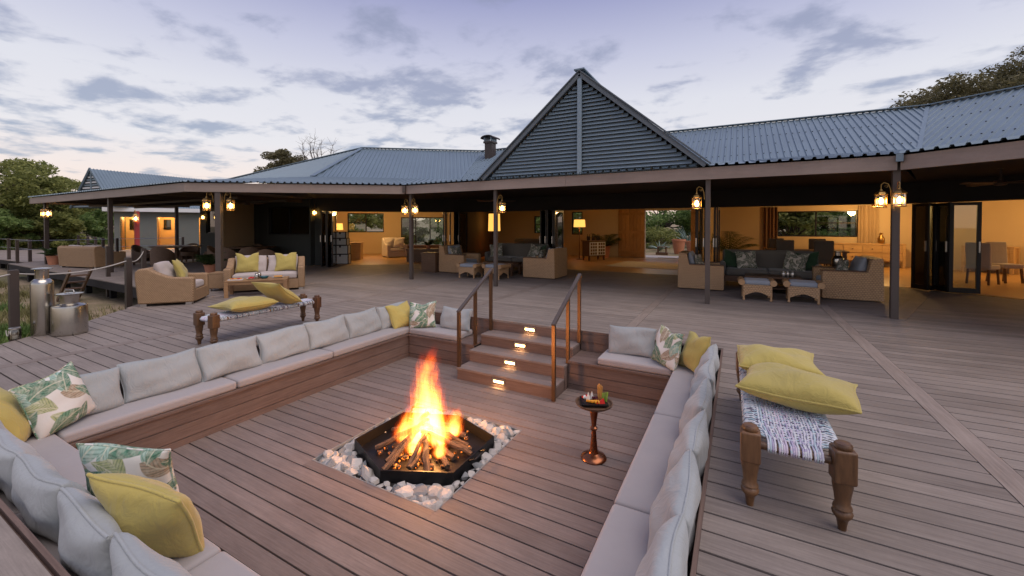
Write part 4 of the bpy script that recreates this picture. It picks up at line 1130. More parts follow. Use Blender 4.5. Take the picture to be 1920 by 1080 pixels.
# far walkway posts and cables
cp_ = [(-26.9, 5.75), (-29.6, 5.68), (-32.3, 5.6), (-35.1, 5.52), (-38, 5.42), (-40.8, 5.35)]
for i, (x, y) in enumerate(cp_):
    o = MB().bb(-.05, .05, -.05, .05, -.9, .98).build('fence_post', M['postd'], None, (x, y, 0)); tag(o, 'thin dark post carrying cables on the outer side of the walkway', 'post', 'walkway posts')
cq = [(-27.2, 8.2), (-30, 8.75), (-33, 9.3), (-36.5, 9.85)]
for i, (x, y) in enumerate(cq):
    o = MB().bb(-.05, .05, -.05, .05, -.5, .98).build('fence_post', M['postd'], None, (x, y, 0)); tag(o, 'thin dark post carrying cables on the house side of the walkway', 'post', 'walkway posts')
for ps, lb in ((cp_, 'steel cable strung along the outer walkway posts'), (cq, 'steel cable strung along the house-side walkway posts')):
    for z in (.55, .93):
        o = MB().tube([(x, y, z) for x, y in ps], .012, 5).build('cable', M['wire'], None); tag(o, lb, 'cable', 'walkway cables')
cr_ = [(-26.2, 5.25), (-26.2, 8.4), (-26.0, 11.0)]
for x, y in cr_:
    o = MB().bb(-.045, .045, -.045, .045, 0, .96).build('fence_post', M['postd'], None, (x, y, 0)); tag(o, 'dark cable post at the wash-house end of the verandah deck', 'post', 'verandah deck end posts')
for z in (.55, .92):
    o = MB().tube([(x, y, z) for x, y in cr_], .012, 5).build('cable', M['wire'], None); tag(o, 'steel cable across the end of the verandah deck', 'cable', 'verandah end cables')
# little ladder
ld_ = thing('wooden_ladder', 'short reddish wooden ladder leaning on the far deck edge', 'ladder', (-16.4, 4.35, -.60))
for dy in (-.21, .21): MB().bar((-.62, dy, 0), (.42, dy, .92), .045, .09).build('stringer', M['dteak'], ld_)
for k in (.18, .40, .62, .84): MB().bb(-.09, .09, -.20, .20, -.016, .016).build('rung', M['dteak'], ld_, (-.62+1.04*k, 0, .92*k))

# ================================================================== boxy cane lounges under the verandah
def box_chair(label, loc, rz, group):
    """cane club chair with straight panels, a dark wood cap on each arm and loose cushions; looks along local -y"""
    t = thing('cane_armchair', label, 'armchair', loc, rz, group)
    wd_, dp, hb, ha = 1.02, 1.02, .90, .60
    for sx in (-1, 1):
        x0, x1 = (-wd_/2, -wd_/2+.15) if sx < 0 else (wd_/2-.15, wd_/2)
        MB().side(soft_profile([(-dp/2, .03), (-dp/2, ha), (dp/2-.26, ha), (dp/2-.20, hb-.03), (dp/2-.02, hb), (dp/2, .03)], .03, 3), x0, x1).build('side_panel', M['wick'], t, None, None, 35)
        MB().bb((x0+x1)/2-.085, (x0+x1)/2+.085, -dp/2-.01, dp/2-.26, ha+.002, ha+.022).build('arm_cap', M['dteak'], t)
    MB().side([(dp/2-.16, .03), (dp/2-.19, hb-.02), (dp/2-.02, hb-.003), (dp/2-.002, .03)], -wd_/2+.15, wd_/2-.15).build('back_panel', M['wick'], t)
    MB().bb(-wd_/2+.15, wd_/2-.15, -dp/2+.02, dp/2-.16, .03, .28).build('seat_base', M['wick'], t)
    MB().rbox(0, 0, 0, wd_-.32, dp-.22, .14, .045, 6, .02, 1).build('seat_cushion', M['bluegrey'], t, (0, -.07, .355), None, 180, weld=True)
    mb, rim = pillow(wd_-.36, .48, .20, 33, .03, 0, pw=.30)
    mb.build('back_cushion', M['bluegrey'], t, (0, dp/2-.36, .425), (R(-14), 0, 0), 180, weld=True)
    return t
def ottoman(label, loc, rz, group):
    t = thing('cane_footstool', label, 'footstool', loc, rz, group)
    w_, d_ = .50, .50
    # skirt with an arched lower edge
    arch = [(-w_/2, .10)]+[(-w_/2+w_*k/12, .10+.085*math.sin(PI*k/12)**1.5) for k in range(1, 12)]+[(w_/2, .10)]
    for sy in (-1, 1):
        n = len(arch); vs = []; y0, y1 = sy*d_/2-.015, sy*d_/2+.015
        for y in (y0, y1):
            vs += [(x, y, z) for x, z in arch]+[(x, y, .33) for x, z in arch]
        fs = []
        for k in range(n-1):
            for o_ in (0, 2*n): fs.append((o_+k, o_+k+1, o_+n+k+1, o_+n+k))
            fs += [(k, k+1, 2*n+k+1, 2*n+k), (n+k, n+k+1, 3*n+k+1, 3*n+k)]
        fs += [(0, n, 3*n, 2*n), (n-1, 2*n-1, 4*n-1, 3*n-1)]
        MB().add(vs, fs).build('skirt', M['wick'], t)
    for sx in (-1, 1):
        n = len(arch); x0, x1 = sx*w_/2-.015, sx*w_/2+.015; vs = []
        for x in (x0, x1): vs += [(x, y, z) for y, z in arch]+[(x, y, .33) for y, z in arch]
        fs = []
        for k in range(n-1):
            for o_ in (0, 2*n): fs.append((o_+k, o_+k+1, o_+n+k+1, o_+n+k))
            fs += [(k, k+1, 2*n+k+1, 2*n+k), (n+k, n+k+1, 3*n+k+1, 3*n+k)]
        fs += [(0, n, 3*n, 2*n), (n-1, 2*n-1, 4*n-1, 3*n-1)]
        MB().add(vs, fs).build('skirt', M['wick'], t)
        MB().tube([(sx*(w_/2+.035), -d_/2-.02, .375), (sx*(w_/2+.035), d_/2+.02, .375)], .062, 16).build('rolled_end', M['rattan'], t, None, None, 50)
        for sy in (-1, 1): MB().lathe([(.012, 0), (.026, .008), (.026, .03), (.018, .045), (.024, .11), (.024, .16)], 12).build('leg', M['rattan'], t, (sx*(w_/2-.005), sy*(d_/2-.005), 0), None, 40)
    MB().rbox(0, 0, 0, w_-.02, d_+.02, .09, .035, 6, .015, 2).build('pad', M['bluegrey'], t, (0, 0, .372), None, 180, weld=True)
    return t
def day_sofa(label, loc, rz, wd_=2.1):
    t = thing('charcoal_sofa', label, 'sofa', loc, rz, 'charcoal day sofas under the verandah')
    MB().bb(-wd_/2, wd_/2, -.42, .42, .16, .30).build('base', M['dteak'], t)
    for sx in (-1, 1):
        for sy in (-1, 1): MB().bb(-.04, .04, -.04, .04, 0, .16).build('foot', M['dteak'], t, (sx*(wd_/2-.08), sy*.36, 0))
        MB().rbox(0, 0, 0, .14, .82, .34, .05, 5).build('arm', M['charc'], t, (sx*(wd_/2-.07), 0, .47), None, 180, weld=True)
        MB().rbox(0, 0, 0, wd_/2-.15, .74, .17, .05, 7, .02, 3).build('seat_cushion', M['charc'], t, (sx*(wd_/4-.073), -.06, .385), None, 180, weld=True)
    MB().rbox(0, 0, 0, wd_-.10, .20, .62, .08, 7).build('backrest', M['charc'], t, (0, .33, .62), (R(-6), 0, 0), 180, weld=True)
    return t
GC = 'cane club chairs under the verandah'
box_chair('cane armchair with its back to the dark trunk, facing two footstools', (-8.28, 11.50, 0), face_rz(1, 0), GC)
box_chair('cane armchair with its side panel to the pit, by the entrance hall doorway', (-5.14, 11.56, 0), face_rz(-1, 0), GC)
box_chair('cane armchair half hidden behind the slim verandah post by the entrance', (-.80, 11.50, 0), face_rz(1, 0), GC)
box_chair('cane armchair with pale grey cushions beside the thick lantern post', (2.06, 11.38, 0), face_rz(-1, -.05), GC)
GO = 'cane footstools with blue-grey pads'
ottoman('cane footstool beside the cane armchair that backs on the dark trunk', (-7.08, 10.38, 0), R(4), GO)
ottoman('cane footstool standing behind the verandah post by the stairs', (-6.26, 10.52, 0), R(-4), GO)
ottoman('cane footstool next to the post-side cane armchair by the entrance', (.35, 10.22, 0), R(2), GO)
ottoman('cane footstool beside the armchair near the thick lantern post', (1.17, 10.32, 0), R(-2), GO)
day_sofa('charcoal sofa with leaf-print pillows behind the footstools by the stairs', (-6.75, 12.75, 0), R(0), 2.2)
day_sofa('charcoal sofa with green and leaf-print pillows near the thick lantern post', (.66, 12.25, 0), R(0), 2.15)
GP = 'leaf-print and velvet pillows on the day sofas'
for x, y, mt, yw, lb, sd in ((-7.45, 12.50, 'leafg', 12, 'grey leaf-print pillow at the trunk end of the charcoal sofa by the stairs', 50), (-6.05, 12.50, 'leafg', -16, 'grey leaf-print pillow at the doorway end of the charcoal sofa by the stairs', 51), (-5.82, 12.60, 'green', -20, 'dark green velvet pillow on the charcoal sofa by the stairs', 52),
    (-.12, 12.10, 'green', 14, 'dark green velvet pillow at the entrance end of the charcoal sofa', 53), (.22, 12.0, 'leafg', 10, 'grey leaf-print pillow at the entrance end of the charcoal sofa', 54), (1.18, 12.0, 'leafg', -10, 'grey leaf-print pillow near the milk churn end of the charcoal sofa', 55), (1.48, 12.10, 'green', -14, 'dark green velvet pillow near the milk churn end of the charcoal sofa', 56)):
    cushion('velvet_pillow' if mt == 'green' else 'leaf_pillow', lb, 'pillow', mt, .46, .46, .16, (x, y, .48), R(-18), R(yw), R(8 if sd % 2 else -6), seed=sd, chop=.04, group=GP)
for x, y, yw, lb in ((-8.30, 11.35, 80, 'grey leaf-print pillow on the cane armchair backing on the dark trunk'), (-5.25, 11.4, -80, 'grey leaf-print pillow on the cane armchair by the hall doorway'), (-.80, 11.36, 80, 'grey leaf-print pillow on the cane armchair behind the slim post'), (1.92, 11.24, -80, 'grey leaf-print pillow on the cane armchair beside the thick lantern post')):
    cushion('leaf_pillow', lb, 'pillow', 'leafg', .44, .42, .15, (x, y, .44), R(-14), R(yw), 0, seed=60, chop=.03, group=GP)
for lb, x, y in (('low dark coffee table behind the footstools by the stairs', -6.65, 11.55), ('low dark coffee table behind the footstools near the entrance', .70, 11.35)):
    t = thing('low_table', lb, 'table', (x, y, 0), 0, 'low dark coffee tables')
    MB().bb(-.55, .55, -.32, .32, .36, .40).build('top', M['dteak'], t)
    for sx in (-1, 1):
        for sy in (-1, 1): MB().bb(-.035, .035, -.035, .035, 0, .36).build('leg', M['dteak'], t, (sx*.48, sy*.26, 0))
    MB().bb(-.48, .48, -.26, .26, .12, .14).build('shelf', M['dteak'], t)
for i, x in enumerate((.92, 1.0, 1.09)):
    o = MB().lathe([(0, 0), (.035, 0), (.05, .05), (.04, .09), (.025, .10), (.025, .12), (0, .12)], 16).build('silver_pot', M['alu'], None, (x, 11.25+.05*(i % 2), .401), None, 40); tag(o, 'small silver pot on the low dark table', 'pot', 'silver pots')
tk = thing('storage_chest', 'dark cabinet trunk beside the cane armchair facing the footstools', 'trunk', (-9.12, 11.15, 0), 0)
MB().bb(-.30, .30, -.30, .30, 0, .60).build('body', M['dteak'], tk); MB().bb(-.32, .32, -.32, .32, .602, .65).build('lid', M['dteak'], tk)
ch = thing('milk_churn', 'small pewter milk churn on the stand behind the charcoal sofa end', 'milk churn', (2.10, 12.45, .58))
MB().lathe([(0, 0), (.11, 0), (.12, .02), (.125, .18), (.10, .24), (.065, .27), (.065, .34), (.08, .35), (0, .355)], 24).build('body', M['steel'], ch, None, None, 40)
MB().lathe([(.0, .356), (.075, .356), (.075, .37), (0, .375)], 24).build('lid', M['steel'], ch, None, None, 40)
sdt = thing('churn_stand', 'low dark stand carrying the pewter milk churn', 'stand', (2.10, 12.45, 0))
MB().bb(-.32, .32, -.25, .25, .53, .575).build('top', M['dteak'], sdt)
for sx in (-1, 1):
    for sy in (-1, 1): MB().bb(-.03, .03, -.03, .03, 0, .53).build('leg', M['dteak'], sdt, (sx*.27, sy*.2, 0))

# ================================================================== furniture on the far verandah
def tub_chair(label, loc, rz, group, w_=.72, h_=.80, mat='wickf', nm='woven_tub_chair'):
    t = thing(nm, label, 'chair', loc, rz, group)
    pts = []
    vs, fs = [], []
    n = 16
    for lay, (ro, ri) in enumerate(((1.0, .84),)):
        for i in range(n+1):
            a = R(-20)+R(220)*i/n; c, s_ = math.cos(a), math.sin(a)
            top = .52+(h_-.52)*max(0, s_)**1.3
            for rr_, z in ((1.0, .10), (1.02, top), (.84, top), (.84, .10)): vs.append((c*w_/2*rr_, s_*w_/2*rr_, z))
    for i in range(n):
        for j in range(4): fs.append((i*4+j, i*4+(j+1) % 4, (i+1)*4+(j+1) % 4, (i+1)*4+j))
    fs += [(0, 1, 2, 3), tuple(n*4+j for j in (3, 2, 1, 0))]
    MB().add(vs, fs).build('shell', M[mat], t, None, None, 50)
    MB().lathe([(0, .28), (w_*.42, .28), (w_*.43, .34), (w_*.42, .44), (w_*.3, .46), (0, .46)], 20, sq=.95).build('seat', M[mat], t, (0, 0, 0), None, 40)
    for sx in (-1, 1):
        for sy in (-1, 1): MB().bb(-.025, .025, -.025, .025, 0, .29).build('leg', M[mat], t, (sx*w_*.28, sy*w_*.28, 0))
    return t
def round_table(label, loc, r_, group):
    t = thing('round_table', label, 'table', loc, 0, group)
    MB().lathe([(0, .70), (r_*.95, .70), (r_, .715), (r_, .735), (r_*.97, .745), (0, .745)], 36).build('top', M['dteak'], t, None, None, 40)
    MB().lathe([(0, 0), (.28, 0), (.26, .04), (.07, .08), (.06, .66), (.16, .70), (0, .70)], 20).build('pedestal', M['dteak'], t, None, None, 40)
    return t
sweep_seat('woven_sofa', 'brown woven sofa with its back to the dry grass on the far verandah', 'sofa', (-21.4, 6.15, 0), face_rz(-.2, 1), 2.1, .95, .80, .58, 'wickd', 2)
GR = 'round dining tables on the far verandah'
round_table('round dark dining table below the two-lamp window of the charcoal wall', (-16.6, 9.35, 0), .80, GR)
round_table('round dining table behind the lantern-hung verandah corner post', (-19.9, 8.2, 0), .85, GR)
GT = 'woven tub chairs around the far verandah tables'
for x, y, cx, cy_, lb in ((-17.45, 8.55, -16.6, 9.35, 'woven tub chair at the window-wall table, post side'), (-15.75, 8.75, -16.6, 9.35, 'woven tub chair at the window-wall table, folding-door side'), (-16.2, 8.35, -16.6, 9.35, 'woven tub chair with its back to the two-seat sofa at the window-wall table'), (-17.5, 10.0, -16.6, 9.35, 'woven tub chair against the charcoal wall'),
    (-18.9, 7.35, -19.9, 8.2, 'woven tub chair with its back to the rope fence'), (-20.9, 7.5, -19.9, 8.2, 'woven tub chair between the corner table and the long woven sofa'), (-19.0, 9.05, -19.9, 8.2, 'woven tub chair on the lodge side of the corner table'), (-20.7, 9.0, -19.9, 8.2, 'woven tub chair on the wash-house side of the corner table'),
    (-13.75, 8.2, -14.6, 8.9, 'woven tub chair behind the two-seat sofa'),):
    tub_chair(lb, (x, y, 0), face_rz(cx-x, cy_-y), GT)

def palm(label, loc, n, L_, seed, pot='terra', pr=.19, ph=.34, name='potted_palm', mat='leaf4', droop=1.0):
    t = thing(name, label, 'plant', loc, 0)
    if pot:
        MB().lathe([(0, 0), (pr*.72, 0), (pr*.98, ph*.9), (pr*1.06, ph*.92), (pr*1.06, ph), (pr*.92, ph), (pr*.9, ph*.92), (0, ph*.9)], 24).build('pot', M[pot], t, None, None, 40)
    r = random.Random(seed); mb = MB(); stems = MB()
    for i in range(n):
        a = r.uniform(0, 6.28); up = r.uniform(.45, 1.0); pts = []
        for j in range(9):
            k = j/8; rad = L_*k*(1-.35*up)*.75; z = ph*.9+L_*up*(k-.55*droop*k*k*(1.25-up*.5))
            pts.append(Vector((rad*math.cos(a), rad*math.sin(a), z)))
        stems.tube(pts, [.008*(1-.1*j) for j in range(9)], 5)
        side = Vector((-math.sin(a), math.cos(a), 0))
        for j in range(2, 9):
            for q in range(2):
                p = pts[j-1].lerp(pts[j], q/2); d = (pts[j]-pts[j-1]).normalized(); ln = L_*.30*(1-.55*abs(j/8-.45))
                for s_ in (-1, 1):
                    tip = p+(side*s_*.8+d*.7+Vector((0, 0, -.25))).normalized()*ln; wv = d*.016
                    b = len(mb.v); mb.v += [tuple(p-wv), tuple(p+wv), tuple(tip)]; mb.f.append((b, b+1, b+2))
    stems.build('stem', M[mat], t); o = mb.build('fronds', M[mat], t, fix=False)
    return t
palm('leafy potted fern standing behind the woven armchair', (-15.0, 7.1, 0), 22, .75, 4, 'terra', .18, .30)
palm('potted palm beside the lantern-hung end post of the far verandah', (-24.0, 5.75, 0), 18, .7, 5, 'terra', .20, .36)

# ================================================================== the lodge
class Sec:
    def __init__(s, O, U, N): s.O = Vector(O); s.U = Vector(U); s.N = Vector(N); s.rz = math.atan2(s.U.y, s.U.x)
    def xy(s, u, t): p = s.O+s.U*u+s.N*t; return (p.x, p.y)
KV = .335
SA = Sec((-8.4, 9.0), (1, 0), (0, 1)); LA = 10.7
SB = Sec((2.3, 9.0), (.8, -.6), (.6, .8))
SCC = Sec((-8.4, 9.0), (-.8, -.6), (-.6, .8)); LC = 5.75
SD = Sec((-13.0, 5.55), (-1, 0), (0, 1)); LD = 12.9
TW, TR, TB = 5.0, 8.5, 11.9          # wall line, ridge, back wall
Z0, ZW, ZR = 2.74, 3.46, 5.25
lodge = thing('lodge_building', 'long low lodge with blue-grey ribbed roof, louvred gable and open verandah', 'building')

def zroof(t):
    if t <= TW: return Z0+(ZW-Z0)*t/TW
    if t <= TR: return ZW+(ZR-ZW)*(t-TW)/(TR-TW)
    return ZR-(ZR-ZW)*(t-TR)/(TR-TW)
RIB = .1715
PROF = [(0, 0), (.098, 0), (.113, .036), (.152, .036), (.167, 0)]
def tspan(poly, u):
    ts = []
    n = len(poly)
    for i in range(n):
        (u0, t0), (u1, t1) = poly[i], poly[(i+1) % n]
        if abs(u1-u0) < 1e-9:
            if abs(u-u0) < 1e-6: ts += [t0, t1]
        elif min(u0, u1)-1e-7 <= u <= max(u0, u1)+1e-7: ts.append(t0+(t1-t0)*(u-u0)/(u1-u0))
    return (min(ts), max(ts)) if ts else None
def rib_sheet(sec, poly, zf, name='roof_sheet', parent=None, mat='tin'):
    umin, umax = min(p[0] for p in poly), max(p[0] for p in poly)
    us = [(umin, 0)]
    k = math.floor(umin/RIB)
    while k*RIB < umax:
        for du, h in PROF:
            u = k*RIB+du
            if umin < u < umax: us.append((u, h))
        k += 1
    us.append((umax, 0)); mb = MB(); prev = None
    for u, h in us:
        sp = tspan(poly, u)
        if not sp: prev = None; continue
        cur = []
        for t in sp:
            x, y = sec.xy(u, t); cur.append(len(mb.v)); mb.v.append((x, y, zf(t)+h))
        if prev: mb.f.append((prev[0], cur[0], cur[1], prev[1]))
        prev = cur
    o = mb.build(name, M[mat], parent or lodge, fix=False)
    return o
mainf = lambda t: ZW+(ZR-ZW)*(t-TW)/(TR-TW)
verf = lambda t: Z0+(ZW-Z0)*t/TW
backf = lambda t: ZR-(ZR-ZW)*(t-TR)/(TR-TW)
# front verandah sheets, main slopes, back slopes
rib_sheet(SA, [(-KV*-.06, -.06), (LA+KV*-.06, -.06), (LA+KV*TW, TW), (-KV*TW, TW)], verf)
rib_sheet(SB, [(.02, -.06), (9, -.06), (9, TW), (-KV*TW, TW)], verf)
rib_sheet(SCC, [(.02, -.06), (LC+.02, -.06), (LC-KV*TW, TW), (-KV*TW, TW)], verf)
rib_sheet(SD, [(-.02, -.06), (LD, -.06), (LD, TW), (KV*TW, TW)], verf)
rib_sheet(SA, [(-KV*TW, TW-.1), (LA+KV*TW, TW-.1), (LA+KV*TR, TR), (-KV*TR, TR)], mainf)
rib_sheet(SB, [(-KV*TW, TW-.1), (9, TW-.1), (9, TR), (-KV*TR, TR)], mainf)
rib_sheet(SCC, [(-KV*TW, TW-.1), (LC-KV*TW, TW-.1), (LC-KV*TR, TR), (-KV*TR, TR)], mainf)
rib_sheet(SD, [(KV*TW, TW-.05), (10.2, TW-.05), (KV*TR, TR)], mainf)
rib_sheet(SA, [(-KV*TR, TR), (LA+KV*TR, TR), (LA+KV*12.3, 12.3), (-KV*12.3, 12.3)], backf)
rib_sheet(SB, [(-KV*TR, TR), (9, TR), (9, 12.3), (-KV*12.3, 12.3)], backf)
rib_sheet(SCC, [(-KV*TR, TR), (LC-KV*TR, TR), (9.5, 12.3), (-KV*12.3, 12.3)], backf)
# ridge caps, valley and hip flashings
def flash(a, b, w_=.22, h_=.03, name='ridge_cap', mat='tin', lift=.05):
    MB().bar((a[0], a[1], a[2]+lift), (b[0], b[1], b[2]+lift), w_, h_).build(name, M[mat], lodge)
RA0 = (*SA.xy(-KV*TR, TR), ZR); RA1 = (*SA.xy(LA+KV*TR, TR), ZR)
flash(RA0, RA1); flash(RA1, (*SB.xy(9, TR), ZR)); RC = (*SCC.xy(LC-KV*TR, TR), ZR); flash(RA0, RC)
flash((*SD.xy(KV*TW, TW), ZW), RC, .20, .03, 'hip_cap'); flash(RC, (*SD.xy(10.2, TW), ZW), .20, .03, 'hip_cap')
for s_, u0 in ((SA, 0), (SB, 0)):
    a = (*s_.xy(-KV*TW if s_ is SA else -KV*TW, TW), ZW); b = (*s_.xy(-KV*TR, TR), ZR)
    flash(a, b, .10, .02, 'valley_flashing', 'tin', .03)
# roofing screws along the purlin lines of the two visible slopes
def screws(sec, u0, u1, rows):
    mb = MB()
    for j, t in enumerate(rows):
        k = math.ceil((u0-KV*t if sec is not SCC else u0)/RIB)
        while k*RIB < u1:
            u = k*RIB+.1325; x, y = sec.xy(u, t); mb.box(x, y, mainf(t)+.045, .024, .024, .018); k += 2 if j % 2 else 1
    o = mb.build('roof_screws', M['under'], lodge); o['kind'] = 'stuff'
screws(SA, .2, LA+1.6, (5.4, 6.2, 7.0, 7.8)); screws(SB, .2, 7.0, (5.4, 6.2, 7.0, 7.8))
# fascia boards
def fascia(sec, u0, u1, z0=2.47, z1=2.705, th=.045):
    L_ = u1-u0; x, y = sec.xy((u0+u1)/2, th/2)
    MB().bb(-L_/2, L_/2, -th/2, th/2, z0, z1).build('fascia_board', M['fascia'], lodge, (x, y, 0), (0, 0, sec.rz))
    x, y = sec.xy((u0+u1)/2, .16)
    MB().bb(-L_/2, L_/2, -.04, .04, z0+.01, z0+.15).build('eave_beam', M['post'], lodge, (x, y, 0), (0, 0, sec.rz))
fascia(SA, .02, 4.9); fascia(SA, 4.905, LA-.02); fascia(SB, .02, 6.0); fascia(SCC, .02, LC+.0); fascia(SD, .0, 6.2); fascia(SD, 6.205, LD)
# end fascia of the far verandah
x0_, y0_ = SD.xy(LD, 0); MB().bb(-.022, .022, 0, 5.2, 2.47, 2.705).build('fascia_board', M['fascia'], lodge, (x0_+.02, y0_, 0))
MB().bb(-.045, .045, -.05, .04, 2.60, 2.725).build('gutter_end', M['tin'], lodge, (2.30, 8.955, 0), (0, 0, R(-18)))
MB().bb(-.04, .04, -.05, .05, 2.50, 2.70).build('gutter_end', M['post'], lodge, (-8.40, 8.965, 0), (0, 0, R(18)))
# soffits
def poly_slab(pts, z0, z1, name, mat): MB().prism(pts, z0, z1).build(name, M[mat], lodge)
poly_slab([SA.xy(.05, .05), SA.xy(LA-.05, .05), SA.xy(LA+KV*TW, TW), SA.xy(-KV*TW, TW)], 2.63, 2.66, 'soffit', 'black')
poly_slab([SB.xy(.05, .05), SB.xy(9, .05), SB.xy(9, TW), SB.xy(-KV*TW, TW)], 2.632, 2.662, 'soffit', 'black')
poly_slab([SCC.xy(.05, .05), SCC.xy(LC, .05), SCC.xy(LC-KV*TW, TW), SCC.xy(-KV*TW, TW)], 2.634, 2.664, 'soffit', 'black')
poly_slab([SD.xy(.05, .05), SD.xy(LD-.05, .05), SD.xy(LD-.05, TW), SD.xy(KV*TW, TW)], 2.628, 2.658, 'soffit', 'soffit')
for u in (2.2, 4.4, 6.6, 8.8, 11.0):
    x, y = SD.xy(u, 2.6); MB().bb(-.04, .04, -2.3, 2.3, 2.47, 2.625).build('rafter', M['postd'], lodge, (x, y, 0))
for t in (1.8, 3.4):
    x, y = SD.xy(6.8, t); MB().bb(-6.0, 6.0, -.04, .04, 2.40, 2.468).build('purlin', M['postd'], lodge, (x, y, 0))

# gable
GX0, GX1, GA, GZ = -5.78, -.54, -3.16, 4.99; GB = 2.72
gab = MB().add([(GX0+.1, 9.12, GB), (GX1-.1, 9.12, GB), (GA, 9.12, GZ-.08), (GX0+.1, 9.16, GB), (GX1-.1, 9.16, GB), (GA, 9.16, GZ-.08)], [(0, 1, 2), (5, 4, 3), (0, 3, 4, 1), (1, 4, 5, 2), (2, 5, 3, 0)]).build('gable', M['under'], lodge)
nsl = 25
for i in range(nsl):
    zc = GB+.045+(GZ-GB-.16)*i/nsl
    for sd in (-1, 1):
        edge = GX0 if sd < 0 else GX1
        k = (zc+.03-GB)/(GZ-GB); xo = edge+(GA-edge)*k; xo += .10*(1 if sd < 0 else -1); xi = GA+sd*.055
        L_ = abs(xi-xo)
        if L_ < .06: continue
        h = .092
        mb = MB().add([(-L_/2, -.045, -h/2), (L_/2, -.045, -h/2), (L_/2, .03, h/2), (-L_/2, .03, h/2), (-L_/2, -.033, -h/2-.004), (L_/2, -.033, -h/2-.004), (L_/2, .042, h/2-.004), (-L_/2, .042, h/2-.004)], [(0, 1, 2, 3), (7, 6, 5, 4), (0, 4, 5, 1), (2, 6, 7, 3), (1, 5, 6, 2), (0, 3, 7, 4)])
        mb.build('louvre_slat', M['tind'], gab, ((xi+xo)/2, 9.045, zc))
MB().bb(-.05, .05, -.03, .03, 0, GZ-GB-.10).build('gable_mullion', M['tind'], gab, (GA, 8.985, GB))
for ex in (GX0, GX1):
    MB().bar((ex+(.03 if ex < GA else -.03), 8.97, GB+.02), (GA, 8.97, GZ-.02), .05, .10, (0, 0, 1)).build('barge_board', M['tinedge'], gab)
    MB().bar((ex-(.06 if ex < GA else -.06), 8.99, GB+.055), (GA, 8.99, GZ+.06), .13, .025, (0, 0, 1)).build('barge_flashing', M['tinedge'], gab)
gsl = (GZ-GB)/(GA-GX0)
rib_sheet(Sec((GX0-.06, 8.93), (0, 1), (1, 0)), [(0, 0), (8.2, 0), (8.2, GA-GX0+.06), (0, GA-GX0+.06)], lambda t: GB-.02+gsl*t, 'gable_roof_sheet')
rib_sheet(Sec((GX1+.06, 8.93), (0, 1), (-1, 0)), [(0, 0), (8.2, 0), (8.2, GX1-GA+.06), (0, GX1-GA+.06)], lambda t: GB-.02+gsl*t, 'gable_roof_sheet')
flash((GA, 8.92, GZ+.03), (GA, 17.0, GZ+.03), .24, .03)
# chimney flue
cx, cyy = -10.15, 16.5
chm = MB().bb(-.19, .19, -.19, .19, 4.4, 5.38).build('chimney', M['postd'], lodge, (cx, cyy, 0))
MB().bb(-.24, .24, -.24, .24, 5.38, 5.46).build('chimney_collar', M['postd'], chm)
capv = []
for i in range(9):
    a = PI*i/8; capv.append((-.33*math.cos(a), 5.60+.13*math.sin(a)))
MB().add([(x, -.34, z) for x, z in capv]+[(x, .34, z) for x, z in capv]+[(x*.96, -.34, z-.03) for x, z in capv]+[(x*.96, .34, z-.03) for x, z in capv],
    [(i, i+1, 10+i, 9+i) for i in range(8)]+[(18+i, 27+i, 28+i, 19+i) for i in range(8)]+[(i, 18+i, 19+i, i+1) for i in range(8)]+[(9+i, 10+i, 28+i, 27+i) for i in range(8)]).build('chimney_cowl', M['postd'], chm)
for sx in (-1, 1): MB().bb(-.02, .02, -.25, .25, 5.46, 5.63).build('cowl_leg', M['tind'], chm, (sx*.18, 0, 0))

# posts
def vpost(x, y, w_, mat='post', rz=0): return MB().bb(-w_/2, w_/2, -w_/2, w_/2, 0, 2.60).build('verandah_post', M[mat], lodge, (x, y, 0), (0, 0, rz))
for x, y, w_, mt, rz in ((2.30, 9.14, .098, 'post', 0), (-.53, 9.12, .088, 'post', 0), (-5.46, 9.14, .085, 'post', 0), (-8.33, 9.17, .09, 'post', 0), (-12.42, 6.10, .14, 'post', R(37)), (-18.35, 5.72, .11, 'postd', 0), (-24.7, 5.74, .12, 'postd', 0), (-24.7, 10.2, .12, 'postd', 0), (6.6, 6.05, .15, 'post', R(-37))): vpost(x, y, w_, mt, rz)

